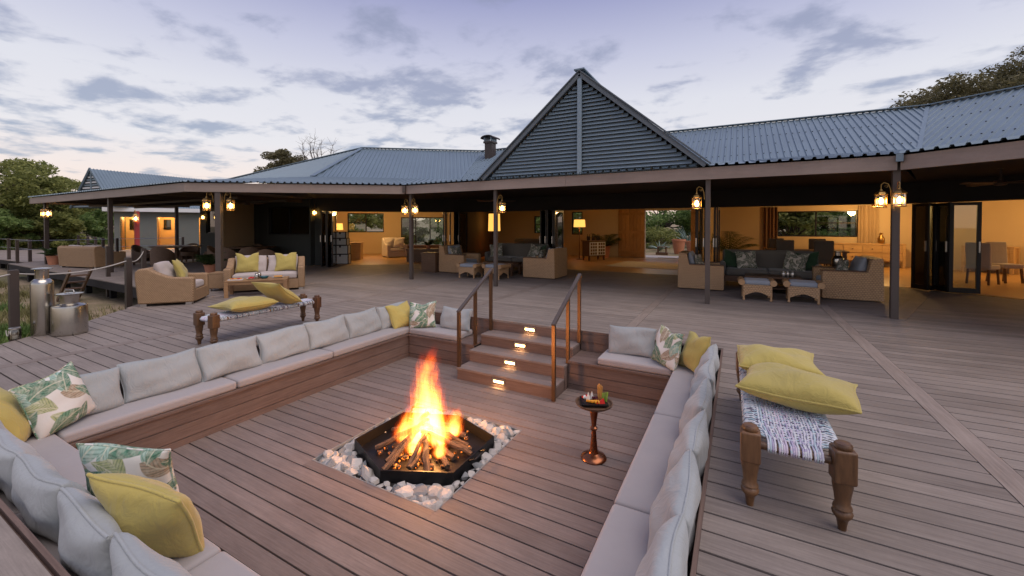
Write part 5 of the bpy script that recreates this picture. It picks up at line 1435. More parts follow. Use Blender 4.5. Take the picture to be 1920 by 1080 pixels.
# ---- walls
def wall_run(sec, t, u0, u1, z0, z1, th, holes, mat, name='wall'):
    """one straight wall with rectangular openings (u0,u1,z0,z1)"""
    def pc(a, b, c, d):
        if b-a < .005 or d-c < .005: return
        x, y = sec.xy((a+b)/2, t); MB().bb(-(b-a)/2, (b-a)/2, -th/2, th/2, c, d).build(name, M[mat], lodge, (x, y, 0), (0, 0, sec.rz))
    cur = u0
    for a, b, c, d in sorted(holes):
        pc(cur, a, z0, z1); pc(a, b, z0, c); pc(a, b, d, z1); cur = b
    pc(cur, u1, z0, z1)
def window(sec, t, u0, u1, z0, z1, n, glassmat='glass', fr=.05, rails=(), slide=None):
    x, y = sec.xy((u0+u1)/2, t); w_ = u1-u0; mb = MB(); d = .05
    mb.bb(-w_/2, w_/2, -d, d, z0, z0+fr); mb.bb(-w_/2, w_/2, -d, d, z1-fr, z1); mb.bb(-w_/2, -w_/2+fr, -d+.002, d-.002, z0+fr, z1-fr); mb.bb(w_/2-fr, w_/2, -d+.002, d-.002, z0+fr, z1-fr)
    wo_ = mb.build('window', M['dframe'], lodge, (x, y, 0), (0, 0, sec.rz))
    for i in range(1, n): MB().bb(-fr/2, fr/2, -d+.004, d-.004, z0+fr, z1-fr).build('mullion', M['dframe'], wo_, (-w_/2+w_*i/n, 0, 0))
    for i, zz in rails: MB().bb(-w_/(2*n)+fr/2, w_/(2*n)-fr/2, -d+.01, d-.01, -.02, .02).build('transom', M['dframe'], wo_, (-w_/2+w_*(i+.5)/n, 0, zz))
    for i in range(n):
        if slide is not None and i in slide: continue
        MB().bb(-w_/(2*n)+fr/2, w_/(2*n)-fr/2, -.004, .004, z0+fr, z1-fr).build('pane', M[glassmat], wo_, (-w_/2+w_*(i+.5)/n, .0, 0))
    return wo_
DZ = 2.12                              # door head
# black lintel band over the open fronts
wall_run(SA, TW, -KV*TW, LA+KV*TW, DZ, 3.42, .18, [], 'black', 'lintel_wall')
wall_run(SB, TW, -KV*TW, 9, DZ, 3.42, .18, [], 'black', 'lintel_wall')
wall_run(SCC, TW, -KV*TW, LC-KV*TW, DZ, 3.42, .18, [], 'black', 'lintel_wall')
# charcoal end wall with two dark windows
uw = lambda X: -13.0-X
wall_run(SD, TW, KV*TW, uw(-23.0), 0, 2.62, .2, [(uw(-14.35), uw(-17.45)), ] and [(uw(-14.75), uw(-17.45), 1.20, 2.34), (uw(-19.35), uw(-22.45), 1.20, 2.30)], 'dwall')
window(SD, TW, uw(-14.75), uw(-17.45), 1.20, 2.34, 2, 'dglass'); window(SD, TW, uw(-19.35), uw(-22.45), 1.20, 2.30, 2, 'dglass')
wall_run(SCC, TW, 3.62, LC-KV*TW-.09, 0, DZ, .18, [], 'dwall')
xe, ye = SD.xy(uw(-23.0), TW); MB().bb(-.10, .10, .1, 6.0, 0, 2.62).build('wall', M['greywall'], lodge, (xe, ye, 0))

# ---- folding doors
def leaf_door(x0, y0, x1, y1, z1=DZ-.02, parent=lodge):
    L_ = math.hypot(x1-x0, y1-y0); f = .07; mb = MB()
    mb.bb(-L_/2, L_/2, -.022, .022, .02, .02+f*1.6); mb.bb(-L_/2, L_/2, -.022, .022, z1-f, z1); mb.bb(-L_/2, -L_/2+f, -.021, .021, .02+f*1.6, z1-f); mb.bb(L_/2-f, L_/2, -.021, .021, .02+f*1.6, z1-f)
    d = mb.build('folding_door', M['dframe'], parent, ((x0+x1)/2, (y0+y1)/2, 0), (0, 0, math.atan2(y1-y0, x1-x0)))
    MB().bb(-L_/2+f, L_/2-f, -.005, .005, .02+f*1.6, z1-f).build('pane', M['glass'], d)
    MB().bb(-.012, .012, -.05, -.02, .95, 1.20).build('handle', M['alu'], d, (L_/2-.035, 0, 0))
    return d
def stack(sec, u, n, lean=1, step=.105, ln=.74):
    """leaves folded together, standing out over the threshold"""
    for i in range(n):
        a = sec.xy(u+lean*i*step, TW-.11); b = sec.xy(u+lean*(i*step+(.05 if i % 2 else -.02)), TW-.11-ln); leaf_door(*a, *b)
stack(SCC, 3.50, 4, -1); stack(SCC, -1.25, 3, 1, .13)
stack(SA, -1.25, 3, -1, .11, .6); stack(SA, uu := (-6.02+8.4), 5, 1, .13)
stack(SA, (-1.02+8.4), 5, 1, .13)
# the half-open set at the corner of the two verandah fronts
zz_ = [(3.86, 13.86), (4.02, 13.30), (4.30, 13.72), (4.42, 13.12), (4.84, 13.30)]
zz_ = [(3.80, 13.80), (3.98, 13.42), (4.20, 13.70), (4.30, 13.30), (4.82, 13.30)]
for (a, b), (c, d) in zip(zz_[:-1], zz_[1:]): leaf_door(a, b, c, d)
for X in (-6.12, -1.1): MB().bb(-.06, .06, -.09, .09, 0, DZ).build('door_jamb', M['dframe'], lodge, (X, 14.0, 0))

M['dbrown'] = plain('dark_brown_plaster', (.10, .062, .042), .85, 0, .1, 2)
# ---- interior shell
flo = MB()
for pts in ([SA.xy(-KV*TW, TW-.05), SA.xy(LA+KV*TW, TW-.05), SA.xy(LA+KV*TB, TB), SA.xy(-KV*TB, TB)], [SB.xy(-KV*TW, TW-.05), SB.xy(9, TW-.05), SB.xy(9, TB), SB.xy(-KV*TB, TB)], [SCC.xy(-KV*TW, TW-.05), SCC.xy(LC-KV*TW-.05, TW-.05), SCC.xy(7.5, TB), SCC.xy(-KV*TB, TB)]): flo.prism(pts, -.3, .004)
fl = flo.build('interior_floor', M['floor']); tag(fl, 'warm timber floor inside the open lodge rooms', 'floor', kind='structure')
cei = MB()
for pts in ([SA.xy(-KV*TW, TW+.1), SA.xy(LA+KV*TW, TW+.1), SA.xy(LA+KV*TB, TB), SA.xy(-KV*TB, TB)], [SB.xy(-KV*TW, TW+.1), SB.xy(9, TW+.1), SB.xy(9, TB), SB.xy(-KV*TB, TB)], [SCC.xy(-KV*TW, TW+.1), SCC.xy(LC-KV*TW, TW+.1), SCC.xy(7.5, TB), SCC.xy(-KV*TB, TB)]): cei.prism(pts, 2.80, 2.84)
tag(cei.build('ceiling', M['cream']), 'cream ceiling inside the lodge rooms', 'ceiling', kind='structure')
ua = lambda X: X+8.4
YB = 9+TB
wall_run(SA, TB, -KV*TB, LA+KV*TB, 0, 2.8, .2, [(ua(-9.95), ua(-8.65), 1.15, 2.10), (ua(-7.75), ua(-7.15), 1.1, 2.3), (ua(-3.98), ua(-1.92), 0, 2.30), (ua(1.46), ua(4.12), 1.12, 2.17)], 'cream')
wall_run(SB, TB, -KV*TB, 9, 0, 2.8, .2, [], 'cream')
wall_run(SCC, TB, -KV*TB, 7.5, 0, 2.8, .2, [(-.90, 1.52, 0, 2.05), (2.45, 4.40, 1.20, 2.26)], 'cream')
window(SA, TB, ua(-9.95), ua(-8.65), 1.15, 2.10, 1, rails=((0, 1.62),)); window(SA, TB, ua(-7.75), ua(-7.15), 1.1, 2.3, 1)
window(SA, TB, ua(1.46), ua(4.12), 1.12, 2.17, 2, 'glass', rails=((1, 1.68),), slide=(0,))
window(SCC, TB, -.90, 1.52, 0, 2.05, 3); window(SCC, TB, 2.45, 4.40, 1.20, 2.26, 2, rails=((1, 1.75),), slide=(0,))
MB().bb(-.08, .08, 14.2, YB-.1, 0, 2.8).build('wall', M['cream'], lodge, (-1.05, 0, 0))  # partition added so hall and dining room keep separate light levels
MB().bar((-6.05, 14.25, 1.4), (-8.95, YB-.1, 1.4), .10, 2.8).build('wall', M['cream'], lodge)  # added partition, edge-on to the camera, keeps hall lamplight out of the lounge
MB().bar((-10.35, 14.45, 1.4), (-12.3, YB-.2, 1.4), .12, 2.8).build('wall', M['dbrown'], lodge)  # added partition, blocks sitting room lamplight so the lounge stays dim
x, y = SCC.xy(7.5, 8.5); MB().bb(-.08, .08, -3.6, 3.4, 0, 2.8).build('wall', M['cream'], lodge, (x+.3, y, 0), (0, 0, R(37)))
a = SCC.xy(LC-KV*TW, TW+.1); b = SCC.xy(7.3, 8.0); MB().bar((*a, 1.4), (*b, 1.4), .14, 2.8).build('wall', M['cream'], lodge)
x, y = SB.xy(8.9, 8.5); MB().bb(-.08, .08, -3.5, 3.4, 0, 2.8).build('wall', M['cream'], lodge, (x, y, 0), (0, 0, SB.rz))  # unseen end wall, added to stop light leaking into the room
# rustic sliding doors on the back entrance
def barn(x0, x1, label):
    t = thing('sliding_timber_door', label, 'door', ((x0+x1)/2, YB-.17, 0), 0, 'rustic sliding doors'); n = max(3, round((x1-x0)/.17)); bw = (x1-x0)/n
    for i in range(n): MB().bb(-bw/2+.004, bw/2-.004, -.025, .025, .03, 2.38).build('plank', M['timber'], t, (-(x1-x0)/2+bw*(i+.5), 0, 0))
    for z in (.25, 1.25, 2.15): MB().bb(-(x1-x0)/2+.02, (x1-x0)/2-.02, -.05, -.026, z-.06, z+.06).build('ledge', M['timber'], t)
    return t
barn(-5.25, -3.98, 'rustic timber sliding door next to the potted palm in the hall'); barn(-1.92, -1.16, 'rustic timber sliding door beside the folded glass doors')
MB().bb(-4.0, 2.4, -.02, .02, 2.40, 2.46).build('door_track', M['dframe'], lodge, (-3.0, YB-.15, 0)) if False else None
# ---- lamps that light the rooms
def pendant(label, x, y, z, e, col=(1, .58, .20), r_=.14, group='pendant lamps inside the lodge'):
    t = thing('pendant_lamp', label, 'lamp', (x, y, z), 0, group)
    MB().lathe([(.03, .20), (.12, .16), (.19, .0), (.185, .0), (.115, .15), (.02, .19)], 20).build('shade', M['brass'], t, None, None, 40)
    MB().tube([(0, 0, .19), (0, 0, 2.80-z)], .006, 6).build('cord', M['dframe'], t)
    MB().lathe([(0, -.01), (.04, .03), (.045, .06), (.02, .11), (0, .12)], 14).build('bulb', M['bulb'], t, None, None, 60)
    ld = bpy.data.lights.new('pendant_light', 'POINT'); ld.energy = e; ld.color = col; ld.shadow_soft_size = r_
    lo = bpy.data.objects.new('pendant_light', ld); COL.objects.link(lo); lo.parent = t; lo.location = (0, 0, -.10)
pendant('pendant lamp over the dining table in the room behind the thick lantern post', 4.3, 19.0, 2.25, 115)
pendant('pendant lamp in the dining room beyond the half-open folding doors', 8.7, 17.3, 2.2, 140)
pendant('pendant lamp in the entrance hall', -3.4, 17.6, 2.35, 30)
x, y = SCC.xy(2.6, 8.6); pendant('pendant lamp in the sitting room behind the stacked trunks', x, y, 2.3, 120)
x, y = SCC.xy(-.2, 9.2); pendant('pendant lamp over the sitting room table', x, y, 2.3, 18)
pendant('pendant lamp in the dim lounge behind the charcoal sofa', -8.9, 18.6, 2.35, 1.5)

# ---- carriage lanterns
LANT = None
def lantern(label, x, y, z, rz, e=5.5, cat='lantern', s=1.0):
    """six-sided brass carriage lantern hanging from a scroll bracket; bracket foot at local -x"""
    t = thing('carriage_lantern', label, cat, (x, y, z), rz, 'brass carriage lanterns')
    h = .085*s
    hexa = [(h*math.cos(a), h*math.sin(a)) for a in [PI/3*i for i in range(6)]]
    MB().lathe([(.0, -.135*s), (h*1.15, -.135*s), (h*1.15, -.12*s), (h, -.115*s), (0, -.115*s)], 6).build('base', M['brass'], t)
    MB().lathe([(h*1.2, .095*s), (h*1.2, .11*s), (h*.85, .145*s), (h*.35, .17*s), (h*.28, .195*s), (.0, .20*s)], 6).build('roof', M['brass'], t)
    mb = MB()
    for a, b in hexa: mb.tube([(a, b, -.118*s), (a, b, .10*s)], .0055*s, 5)
    mb.tube([(a, b, .03*s) for a, b in hexa], .004*s, 5, True)
    mb.build('cage', M['brass'], t)
    gl = MB(); n_ = 6; hi = [(a*.94, b*.94) for a, b in hexa]
    gl.add([(a, b, -.112*s) for a, b in hi]+[(a, b, .095*s) for a, b in hi], [(i, (i+1) % 6, 6+(i+1) % 6, 6+i) for i in range(6)]); gl.build('glass', M['lglass'], t)
    MB().lathe([(0, -.075*s), (.024*s, -.068*s), (.036*s, -.025*s), (.030*s, .012*s), (.012*s, .045*s), (0, .05*s)], 12).build('bulb', M['bulb'], t, None, None, 60)
    MB().lathe([(.012*s, -.115*s), (.012*s, -.073*s)], 10).build('candle_socket', M['brass'], t)
    pts = [(-.14*s, 0, .06*s), (-.13*s, 0, .20*s), (-.10*s, 0, .29*s), (-.04*s, 0, .32*s), (.0, 0, .28*s), (0, 0, .19*s)]
    MB().tube(pts, .007*s, 6).build('bracket', M['brass'], t, None, None, 60)
    sc = [(-.075*s+.03*s*math.cos(a)*(1-a/9), 0, .245*s+.03*s*math.sin(a)*(1-a/9)) for a in [i*.5 for i in range(14)]]
    MB().tube(sc, .005*s, 5).build('scroll', M['brass'], t, None, None, 60)
    if e:
        ld = bpy.data.lights.new('lantern_light', 'POINT'); ld.energy = e*2.6; ld.color = (1, .56, .20); ld.shadow_soft_size = .03
        lo = bpy.data.objects.new('lantern_light', ld); COL.objects.link(lo); lo.parent = t; lo.location = (0, 0, -.02)
    return t
LZ = 2.02
lantern('lit brass lantern on the pit-facing side of the thick verandah post', 2.30, 8.94, LZ-.03, R(-90), 9, s=.92)
lantern('lit brass lantern on the entrance-facing side of the thick verandah post', 2.11, 9.13, LZ-.03, R(180), 7, s=.92)
lantern('single lit brass lantern on the slim post nearest the entrance', -.735, 9.10, LZ, R(180), 5)
lantern('single lit brass lantern on the post standing behind the stairs', -5.26, 9.12, LZ, 0, 5)
lantern('lit lantern on the sofa side of the post at the verandah bend', -8.535, 9.12, LZ, R(180), 4)
lantern('lit lantern on the stairs side of the post at the verandah bend', -8.13, 9.10, LZ, 0, 4)
lantern('lit lantern on the far-deck side of the corner post behind the armchair', -12.66, 5.92, 2.12, R(217), 5, s=1.15)
lantern('lit lantern on the lodge side of the corner post behind the armchair', -12.19, 6.28, 2.12, R(37), 5, s=1.15)
lantern('small lit lantern lower on the charcoal wall end behind the corner post', -22.35, 10.28, 1.98, R(-90), 1.5)
lantern('lit lantern on the walkway side of the far verandah end post', -24.93, 5.74, 2.07, R(180), 5, s=1.2)
lantern('lit lantern on the lodge side of the far verandah end post', -24.47, 5.74, 2.07, 0, 5, s=1.2)
lantern('lit wall lantern on the charcoal corner beside the folded doors', *SCC.xy(3.95, TW-.24), 2.08, R(-53), 6)
# ceiling fans
for lb, x, y in (('dark ceiling fan under the verandah between the stairs and the entrance', -6.9, 11.6), ('dark ceiling fan under the verandah near the thick lantern post', 4.3, 11.2), ('dark ceiling fan over the far verandah tables', -15.6, 8.6)):
    t = thing('ceiling_fan', lb, 'fan', (x, y, 2.36), R(20), 'verandah ceiling fans')
    MB().lathe([(0, -.05), (.08, -.04), (.10, .0), (.08, .05), (.02, .06), (.018, .27), (.05, .27), (0, .272)], 16).build('motor', M['postd'], t, None, None, 40)
    for i in range(4):
        a = PI/2*i; c, s_ = math.cos(a), math.sin(a)
        mb = MB(); mb.bb(.10, .62, -.06, .06, -.006, .006); mb.v = [(px*c-py*s_, px*s_+py*c, pz+py*.15) for px, py, pz in mb.v]; mb.build('blade', M['dteak'], t)

# ================================================================== inside the rooms
def sideboard(label, x, y, rz, w_=2.3, n=3):
    t = thing('oak_sideboard', label, 'sideboard', (x, y, .005), rz, 'oak sideboards in the dining rooms')
    MB().bb(-w_/2, w_/2, -.25, .25, .84, .89).build('top', M['oak'], t); MB().bb(-w_/2+.06, w_/2-.06, -.22, .22, .22, .838).build('carcass', M['oak'], t)
    dw = (w_-.16)/n
    for i in range(n):
        for z0, z1 in ((.25, .52), (.55, .82)):
            d = MB().bb(-dw/2+.015, dw/2-.015, -.24, -.221, z0, z1).build('drawer', M['oak'], t, (-w_/2+.08+dw*(i+.5), 0, 0))
            MB().lathe([(.0, 0), (.022, 0), (.022, .02), (0, .026)], 12, (0, -.245, (z0+z1)/2), Matrix.Rotation(R(90), 3, 'X')).build('knob', M['dteak'], d)
    for sx in (-1, 1):
        for sy in (-1, 1): MB().bb(-.04, .04, -.04, .04, 0, .838).build('leg', M['oak'], t, (sx*(w_/2-.05), sy*.205, 0))
    return t
sideboard('long oak sideboard against the wall below the curtained window', 4.15, YB-.45, 0, 2.5, 4)
xx, yy = SB.xy(4.3, TB-.45); sideboard('oak sideboard in the room beyond the half-open folding doors', xx, yy, SB.rz, 2.0, 3)
xx, yy = SB.xy(-2.35, TB-.42); sideboard('shorter oak sideboard where the two back walls meet', xx, yy, SB.rz, 1.2, 2)
def curtain(label, x0, x1, mat, y=YB-.16):
    mb = MB(); n = int((x1-x0)/.018); 
    for i in range(n+1):
        x = x0+(x1-x0)*i/n; yy = y+.035*math.sin(i*.9)+.01*math.sin(i*2.3)
        mb.v += [(x, yy, .03), (x, yy, 2.35), (x, yy-.012, .03), (x, yy-.012, 2.35)]
    for i in range(n):
        a, b = 4*i, 4*(i+1); mb.f += [(a, b, b+1, a+1), (a+2, a+3, b+3, b+2), (a+1, b+1, b+3, a+3), (a, a+2, b+2, b)]
    o = mb.build('curtain', M[mat], None, None, None, 60); return tag(o, label, 'curtain', 'curtains in the dining room')
curtain('dark brown gathered curtain on the hall side of the dining window', .95, 1.45, 'curtaind'); curtain('pale linen curtain on the sideboard side of the dining window', 4.12, 4.75, 'curtain')
vs_ = MB().lathe([(0, 0), (.07, 0), (.10, .05), (.11, .18), (.05, .30), (.045, .36), (.065, .40), (.055, .40), (0, .36)], 20).build('glass_vase', M['brass'], None, (4.75, YB-.45, .898), None, 40); tag(vs_, 'amber bottle vase standing on the long oak sideboard', 'vase')
# dining table and high-backed chairs in the two rooms
def dchair(label, x, y, rz, mat='charc'):
    t = thing('dining_chair', label, 'chair', (x, y, .005), rz, 'high-backed dining chairs')
    MB().rbox(0, 0, 0, .48, .50, .12, .03, 4).build('seat', M[mat], t, (0, 0, .46), None, 180, weld=True)
    MB().rbox(0, 0, 0, .48, .09, .62, .03, 4).build('backrest', M[mat], t, (0, .22, .80), (R(-5), 0, 0), 180, weld=True)
    for sx in (-1, 1):
        for sy in (-1, 1): MB().bar((sx*.2, sy*.2, .42), (sx*.21, sy*.24, 0), .04, .04).build('leg', M['dteak'], t)
    return t
dt = thing('dining_table', 'long dark dining table behind the charcoal sofa near the entrance', 'table', (1.9, 16.6, .005))
MB().bb(-1.1, 1.1, -.5, .5, .72, .77).build('top', M['dteak'], dt)
for sx in (-1, 1):
    for sy in (-1, 1): MB().bb(-.05, .05, -.05, .05, 0, .72).build('leg', M['dteak'], dt, (sx*1.0, sy*.4, 0))
for i, (x, y, r_, lb) in enumerate(((1.3, 15.8, 180, 'high-backed chair at the pit side of the dining table, curtain end'), (2.3, 15.75, 176, 'high-backed chair at the pit side of the dining table, lantern-post end'), (1.2, 17.4, 0, 'high-backed chair at the window side of the dining table, curtain end'), (2.4, 17.4, 0, 'high-backed chair at the window side of the dining table, sideboard end'))): dchair(lb, x, y, R(r_))
xx, yy = 5.75, 15.75
dchair('taupe high-backed chair just inside the half-open folding doors', xx, yy, SB.rz+R(175), 'taupe'); xx, yy = 6.45, 16.5; dchair('taupe high-backed chair behind the one by the folding doors', xx, yy, SB.rz+R(60), 'taupe')
palm('potted palm standing in the dining room corner behind the charcoal sofa', (-.35, 18.9, .005), 16, 1.7, 8, 'terra', .2, .4)
bw_ = MB().lathe([(0, 0), (.08, 0), (.16, .10), (.17, .12), (.155, .12), (.08, .02), (0, .015)], 24).build('fruit_bowl', M['brass'], None, (2.35, 16.6, .778), None, 40); tag(bw_, 'amber fruit bowl on the long dark dining table', 'bowl')
# hall
cs = thing('carved_console', 'pale carved console cabinet with bottles in the entrance hall', 'cabinet', (-5.75, 18.3, .005), R(62))
MB().bb(-.5, .5, -.22, .22, .20, .86).build('carcass', M['dteak'], cs); MB().bb(-.54, .54, -.26, .26, .862, .90).build('top', M['dteak'], cs)
for i in range(2):
    d = MB().bb(-.235, .235, -.245, -.222, .24, .82).build('door', M['white'], cs, (-.245+.49*i, 0, 0))
    for a in range(3):
        for b in range(4): MB().bb(-.055, .055, -.252, -.246, -.055, .055).build('carving', M['dteak'], d, (-.14+.14*a, 0, .32+.14*b))
for sx in (-1, 1):
    for sy in (-1, 1): MB().bb(-.03, .03, -.03, .03, 0, .20).build('leg', M['dteak'], cs, (sx*.45, sy*.18, 0))
cm = Matrix.Translation((-5.75, 18.3, .907)) @ Matrix.Rotation(R(62), 4, 'Z')
for i in range(6):
    p = cm @ Vector((-.38+.15*i, .05*(i % 2), 0)); o = MB().lathe([(0, 0), (.04, 0), (.042, .16), (.015, .21), (.015, .27), (0, .27)], 12).build('bottle', M['iron'], None, p, None, 40); tag(o, 'dark bottle on the carved console cabinet', 'bottle', 'bottles on the console')
def floor_lamp(label, x, y, zs, rs=.24, hs=.30, e=7, base=True):
    t = thing('floor_lamp' if base else 'table_lamp', label, 'lamp', (x, y, .005), 0, 'lit drum-shade lamps')
    vs, fs = [], []; n = 28
    for i in range(n):
        a = 2*PI*i/n
        for r_, z in ((rs, zs), (rs*.92, zs+hs), (rs*.90, zs+hs), (rs*.98, zs)): vs.append((r_*math.cos(a), r_*math.sin(a), z))
    for i in range(n):
        j = (i+1) % n
        for k in range(4): fs.append((i*4+k, j*4+k, j*4+(k+1) % 4, i*4+(k+1) % 4))
    MB().add(vs, fs).build('lamp_shade', M['shade'], t, None, None, 40)
    z0 = 0 if base else .90
    MB().lathe([(0, z0), (.15, z0), (.15, z0+.02), (.02, z0+.04), (.018, zs+hs*.8), (0, zs+hs*.8)], 16).build('stand', M['dteak'], t, None, None, 40)
    ld = bpy.data.lights.new('lamp_light', 'POINT'); ld.energy = e; ld.color = (1, .54, .18); ld.shadow_soft_size = .08
    lo = bpy.data.objects.new('lamp_light', ld); COL.objects.link(lo); lo.parent = t; lo.location = (0, 0, zs+hs*.45)
floor_lamp('glowing drum-shade lamp beside the carved console in the hall', -6.45, 18.35, 1.50, .27, .34, 9)
xx, yy = SCC.xy(4.6, 10.6); floor_lamp('glowing drum-shade lamp in the sitting room behind the stacked trunks', xx, yy, 1.34, .26, .34, 9)
floor_lamp('tall yellow drum-shade lamp in the dim lounge', -10.6, 17.6, 1.30, .30, .85, .8)
palm('large potted palm against the hall wall beside the rustic door', (-5.75, YB-.75, .005), 26, 1.25, 9, 'terra', .24, .55)
rg = MB().bb(-1.5, 1.5, -1.3, 1.3, .006, .016).build('jute_rug', M['rope'], None, (-2.9, 17.0, 0), (0, 0, R(-6))); tag(rg, 'pale woven rug on the entrance hall floor', 'rug')
# sitting room behind the trunks
tx = SCC.xy(3.15, TW+.55); rzc = SCC.rz+PI
z = .006
for i, (w_, h_, lb) in enumerate(((.62, .40, 'largest white steamer trunk at the bottom of the stack'), (.60, .36, 'second white trunk from the bottom of the stack'), (.50, .28, 'third white trunk from the bottom of the stack'), (.44, .26, 'smallest white trunk on top of the stack'))):
    t = thing('steamer_trunk', lb, 'trunk', (tx[0], tx[1], z), rzc, 'stacked white trunks')
    MB().bb(-w_/2, w_/2, -.22, .22, .008, h_-.008).build('body', M['white'], t)
    mb = MB()
    for a in (-1, 1):
        for b in (-1, 1): mb.bb(a*w_/2-.018, a*w_/2+.018, b*.22-.018, b*.22+.018, 0, h_)
    for zz in (.0, h_-.022):
        mb.bb(-w_/2-.003, w_/2+.003, -.225, -.205, zz, zz+.022); mb.bb(-w_/2-.003, w_/2+.003, .205, .225, zz, zz+.022); mb.bb(-w_/2-.004, -w_/2+.018, -.22, .22, zz, zz+.022); mb.bb(w_/2-.018, w_/2+.004, -.22, .22, zz, zz+.022)
    mb.build('edge_trim', M['dframe'], t); MB().bb(-.03, .03, -.24, -.222, h_-.09, h_-.02).build('latch', M['dframe'], t); z += h_+.002
csx, csy = SCC.xy(1.5, 9.0)
sweep_seat('cream_armchair', 'cream upholstered armchair in the lamplit sitting room', 'armchair', (csx, csy, .005), SCC.rz+PI+R(25), 1.0, .95, .95, .62, 'taupe')
for u, t_, sd in ((1.75, 8.85, 70), (1.25, 8.75, 71)): cushion('cream_pillow', 'cream pillow on the cream sitting room armchair, '+('lamp side' if sd == 70 else 'table side'), 'pillow', 'taupe', .5, .5, .2, (*SCC.xy(u, t_), .50), R(-14), SCC.rz+PI, seed=sd, group='cream pillows')
dkx, dky = SCC.xy(3.5, 7.8); dk = thing('desk', 'dark wooden desk behind the stacked trunks', 'desk', (dkx, dky, .005), SCC.rz+PI)
MB().bb(-.7, .7, -.35, .35, .74, .79).build('top', M['oak'], dk)
for sx in (-1, 1): MB().bb(-.2, .2, -.3, .3, 0, .738).build('pedestal', M['oak'], dk, (sx*.48, 0, 0))
for lb, u, t_, w_ in (('low dark chest in the sitting room doorway', -.2, 6.3, 1.6), ('long low dark table at the far end of the sitting room', .2, 10.0, 1.8)):
    t = thing('dark_chest', lb, 'chest', (*SCC.xy(u, t_), .005), SCC.rz+PI, 'dark low chests'); MB().bb(-w_/2, w_/2, -.3, .3, 0, .50).build('body', M['dteak'], t); MB().bb(-w_/2-.03, w_/2+.03, -.33, .33, .502, .55).build('lid', M['dteak'], t)
palm('small leafy plant on the dark chest in the sitting room doorway', (*SCC.xy(-.3, 6.3), .56), 18, .45, 12, 'terra', .10, .14)
# dim lounge
day_sofa('charcoal sofa inside the dim lounge behind the verandah', (-8.9, 18.0, .005), 0, 2.0)
palm('dark leafy plant in the dim lounge', (-7.4, 15.4, .005), 18, .9, 14, 'terra', .2, .4)

# ================================================================== wash house beyond the far deck
wh = thing('wash_house', 'grey-green flat-fronted wash house with lamplit orange doorways', 'building')
WS = Sec((-34.3, 10.86), (.47, .883), (-.883, .47))
def whw(u0, u1, t0, t1, z0, z1, mat, name='wall', par=None):
    x, y = WS.xy((u0+u1)/2, (t0+t1)/2); return MB().bb(-(u1-u0)/2, (u1-u0)/2, -(t1-t0)/2, (t1-t0)/2, z0, z1).build(name, M[mat], par or wh, (x, y, 0), (0, 0, WS.rz))
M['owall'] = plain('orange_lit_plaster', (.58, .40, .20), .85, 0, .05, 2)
doors = [(.28, 1.20), (2.05, 3.05), (4.25, 4.75)]
cur = 0
for a, b in doors:
    whw(cur, a, 0, .18, -.5, 2.45, 'greywall'); whw(a, b, 0, .18, 2.12, 2.45, 'greywall'); cur = b
whw(cur, 5.6, 0, .18, -.5, 2.45, 'greywall')
whw(0, .18, .18, 4.5, -.5, 2.45, 'greywall'); whw(5.42, 5.6, .18, 4.5, -.5, 2.45, 'greywall'); whw(.18, 5.42, 2.2, 2.35, -.02, 2.45, 'owall'); whw(.18, 5.42, .18, 2.2, -.06, 0, 'concrete', 'floor')
whw(.19, 5.41, .19, 2.19, 2.36, 2.44, 'owall', 'ceiling'); whw(1.55, 1.67, .18, 2.2, 0, 2.36, 'owall'); whw(3.6, 3.72, .18, 2.2, 0, 2.36, 'owall')
whw(-.45, 6.0, -.45, 4.9, 2.455, 2.70, 'white', 'roof_slab')
for a, b in doors[:2]:
    d = whw(a+.02, a+.05, .2, .9, .02, 2.08, 'timber', 'door')
    f = whw(a+.1, a+.5, 2.14, 2.19, 1.3, 2.0, 'dframe', 'window'); whw(a+.14, a+.46, 2.13, 2.138, 1.34, 1.96, 'glass', 'pane')
GS = Sec((-36.6, 11.0), (.47, .883), (-.883, .47))
for u in (.7, 2.6, 4.5):
    x, y = WS.xy(u, 1.2); t = thing('ceiling_lamp', 'small round ceiling lamp inside the wash house', 'lamp', (x, y, 2.30), 0, 'wash house ceiling lamps')
    MB().lathe([(0, -.04), (.08, -.03), (.10, .02), (.10, .05), (0, .052)], 16).build('globe', M['bulb'], t, None, None, 50)
    ld = bpy.data.lights.new('ceiling_lamp_light', 'POINT'); ld.energy = 60; ld.color = (1, .60, .22); ld.shadow_soft_size = .1
    lo = bpy.data.objects.new('ceiling_lamp_light', ld); COL.objects.link(lo); lo.parent = t; lo.location = (0, 0, -.14)
# its ribbed roof with a louvred gable, ridge running away from the verandah end
def pt(u, t, z): return (*WS.xy(u, t), z)
rz0, rz1 = 2.72, 5.15
HWD = 2.5
GU, GN = Vector((-.10, .995)), Vector((-.995, -.10)); GO_ = Vector((-35.9, 10.3))
RS = Sec(GO_-GN*HWD, GU, GN); RS2 = Sec(GO_+GN*HWD, GU, -GN)
for r_ in (RS, RS2): rib_sheet(r_, [(-.1, 0), (9.5, 0), (9.5, HWD), (-.1, HWD)], lambda t: rz0+(rz1-rz0)*t/HWD, 'roof_sheet', wh)
def gp_(n, u, z): p = GO_+GN*n+GU*u; return (p.x, p.y, z)
gm = MB().add([gp_(-HWD+.1, .12, rz0), gp_(HWD-.1, .12, rz0), gp_(0, .12, rz1-.08), gp_(-HWD+.1, .16, rz0), gp_(HWD-.1, .16, rz0), gp_(0, .16, rz1-.08)], [(0, 1, 2), (5, 4, 3), (0, 3, 4, 1), (1, 4, 5, 2), (2, 5, 3, 0)]).build('gable', M['tinedge'], wh)
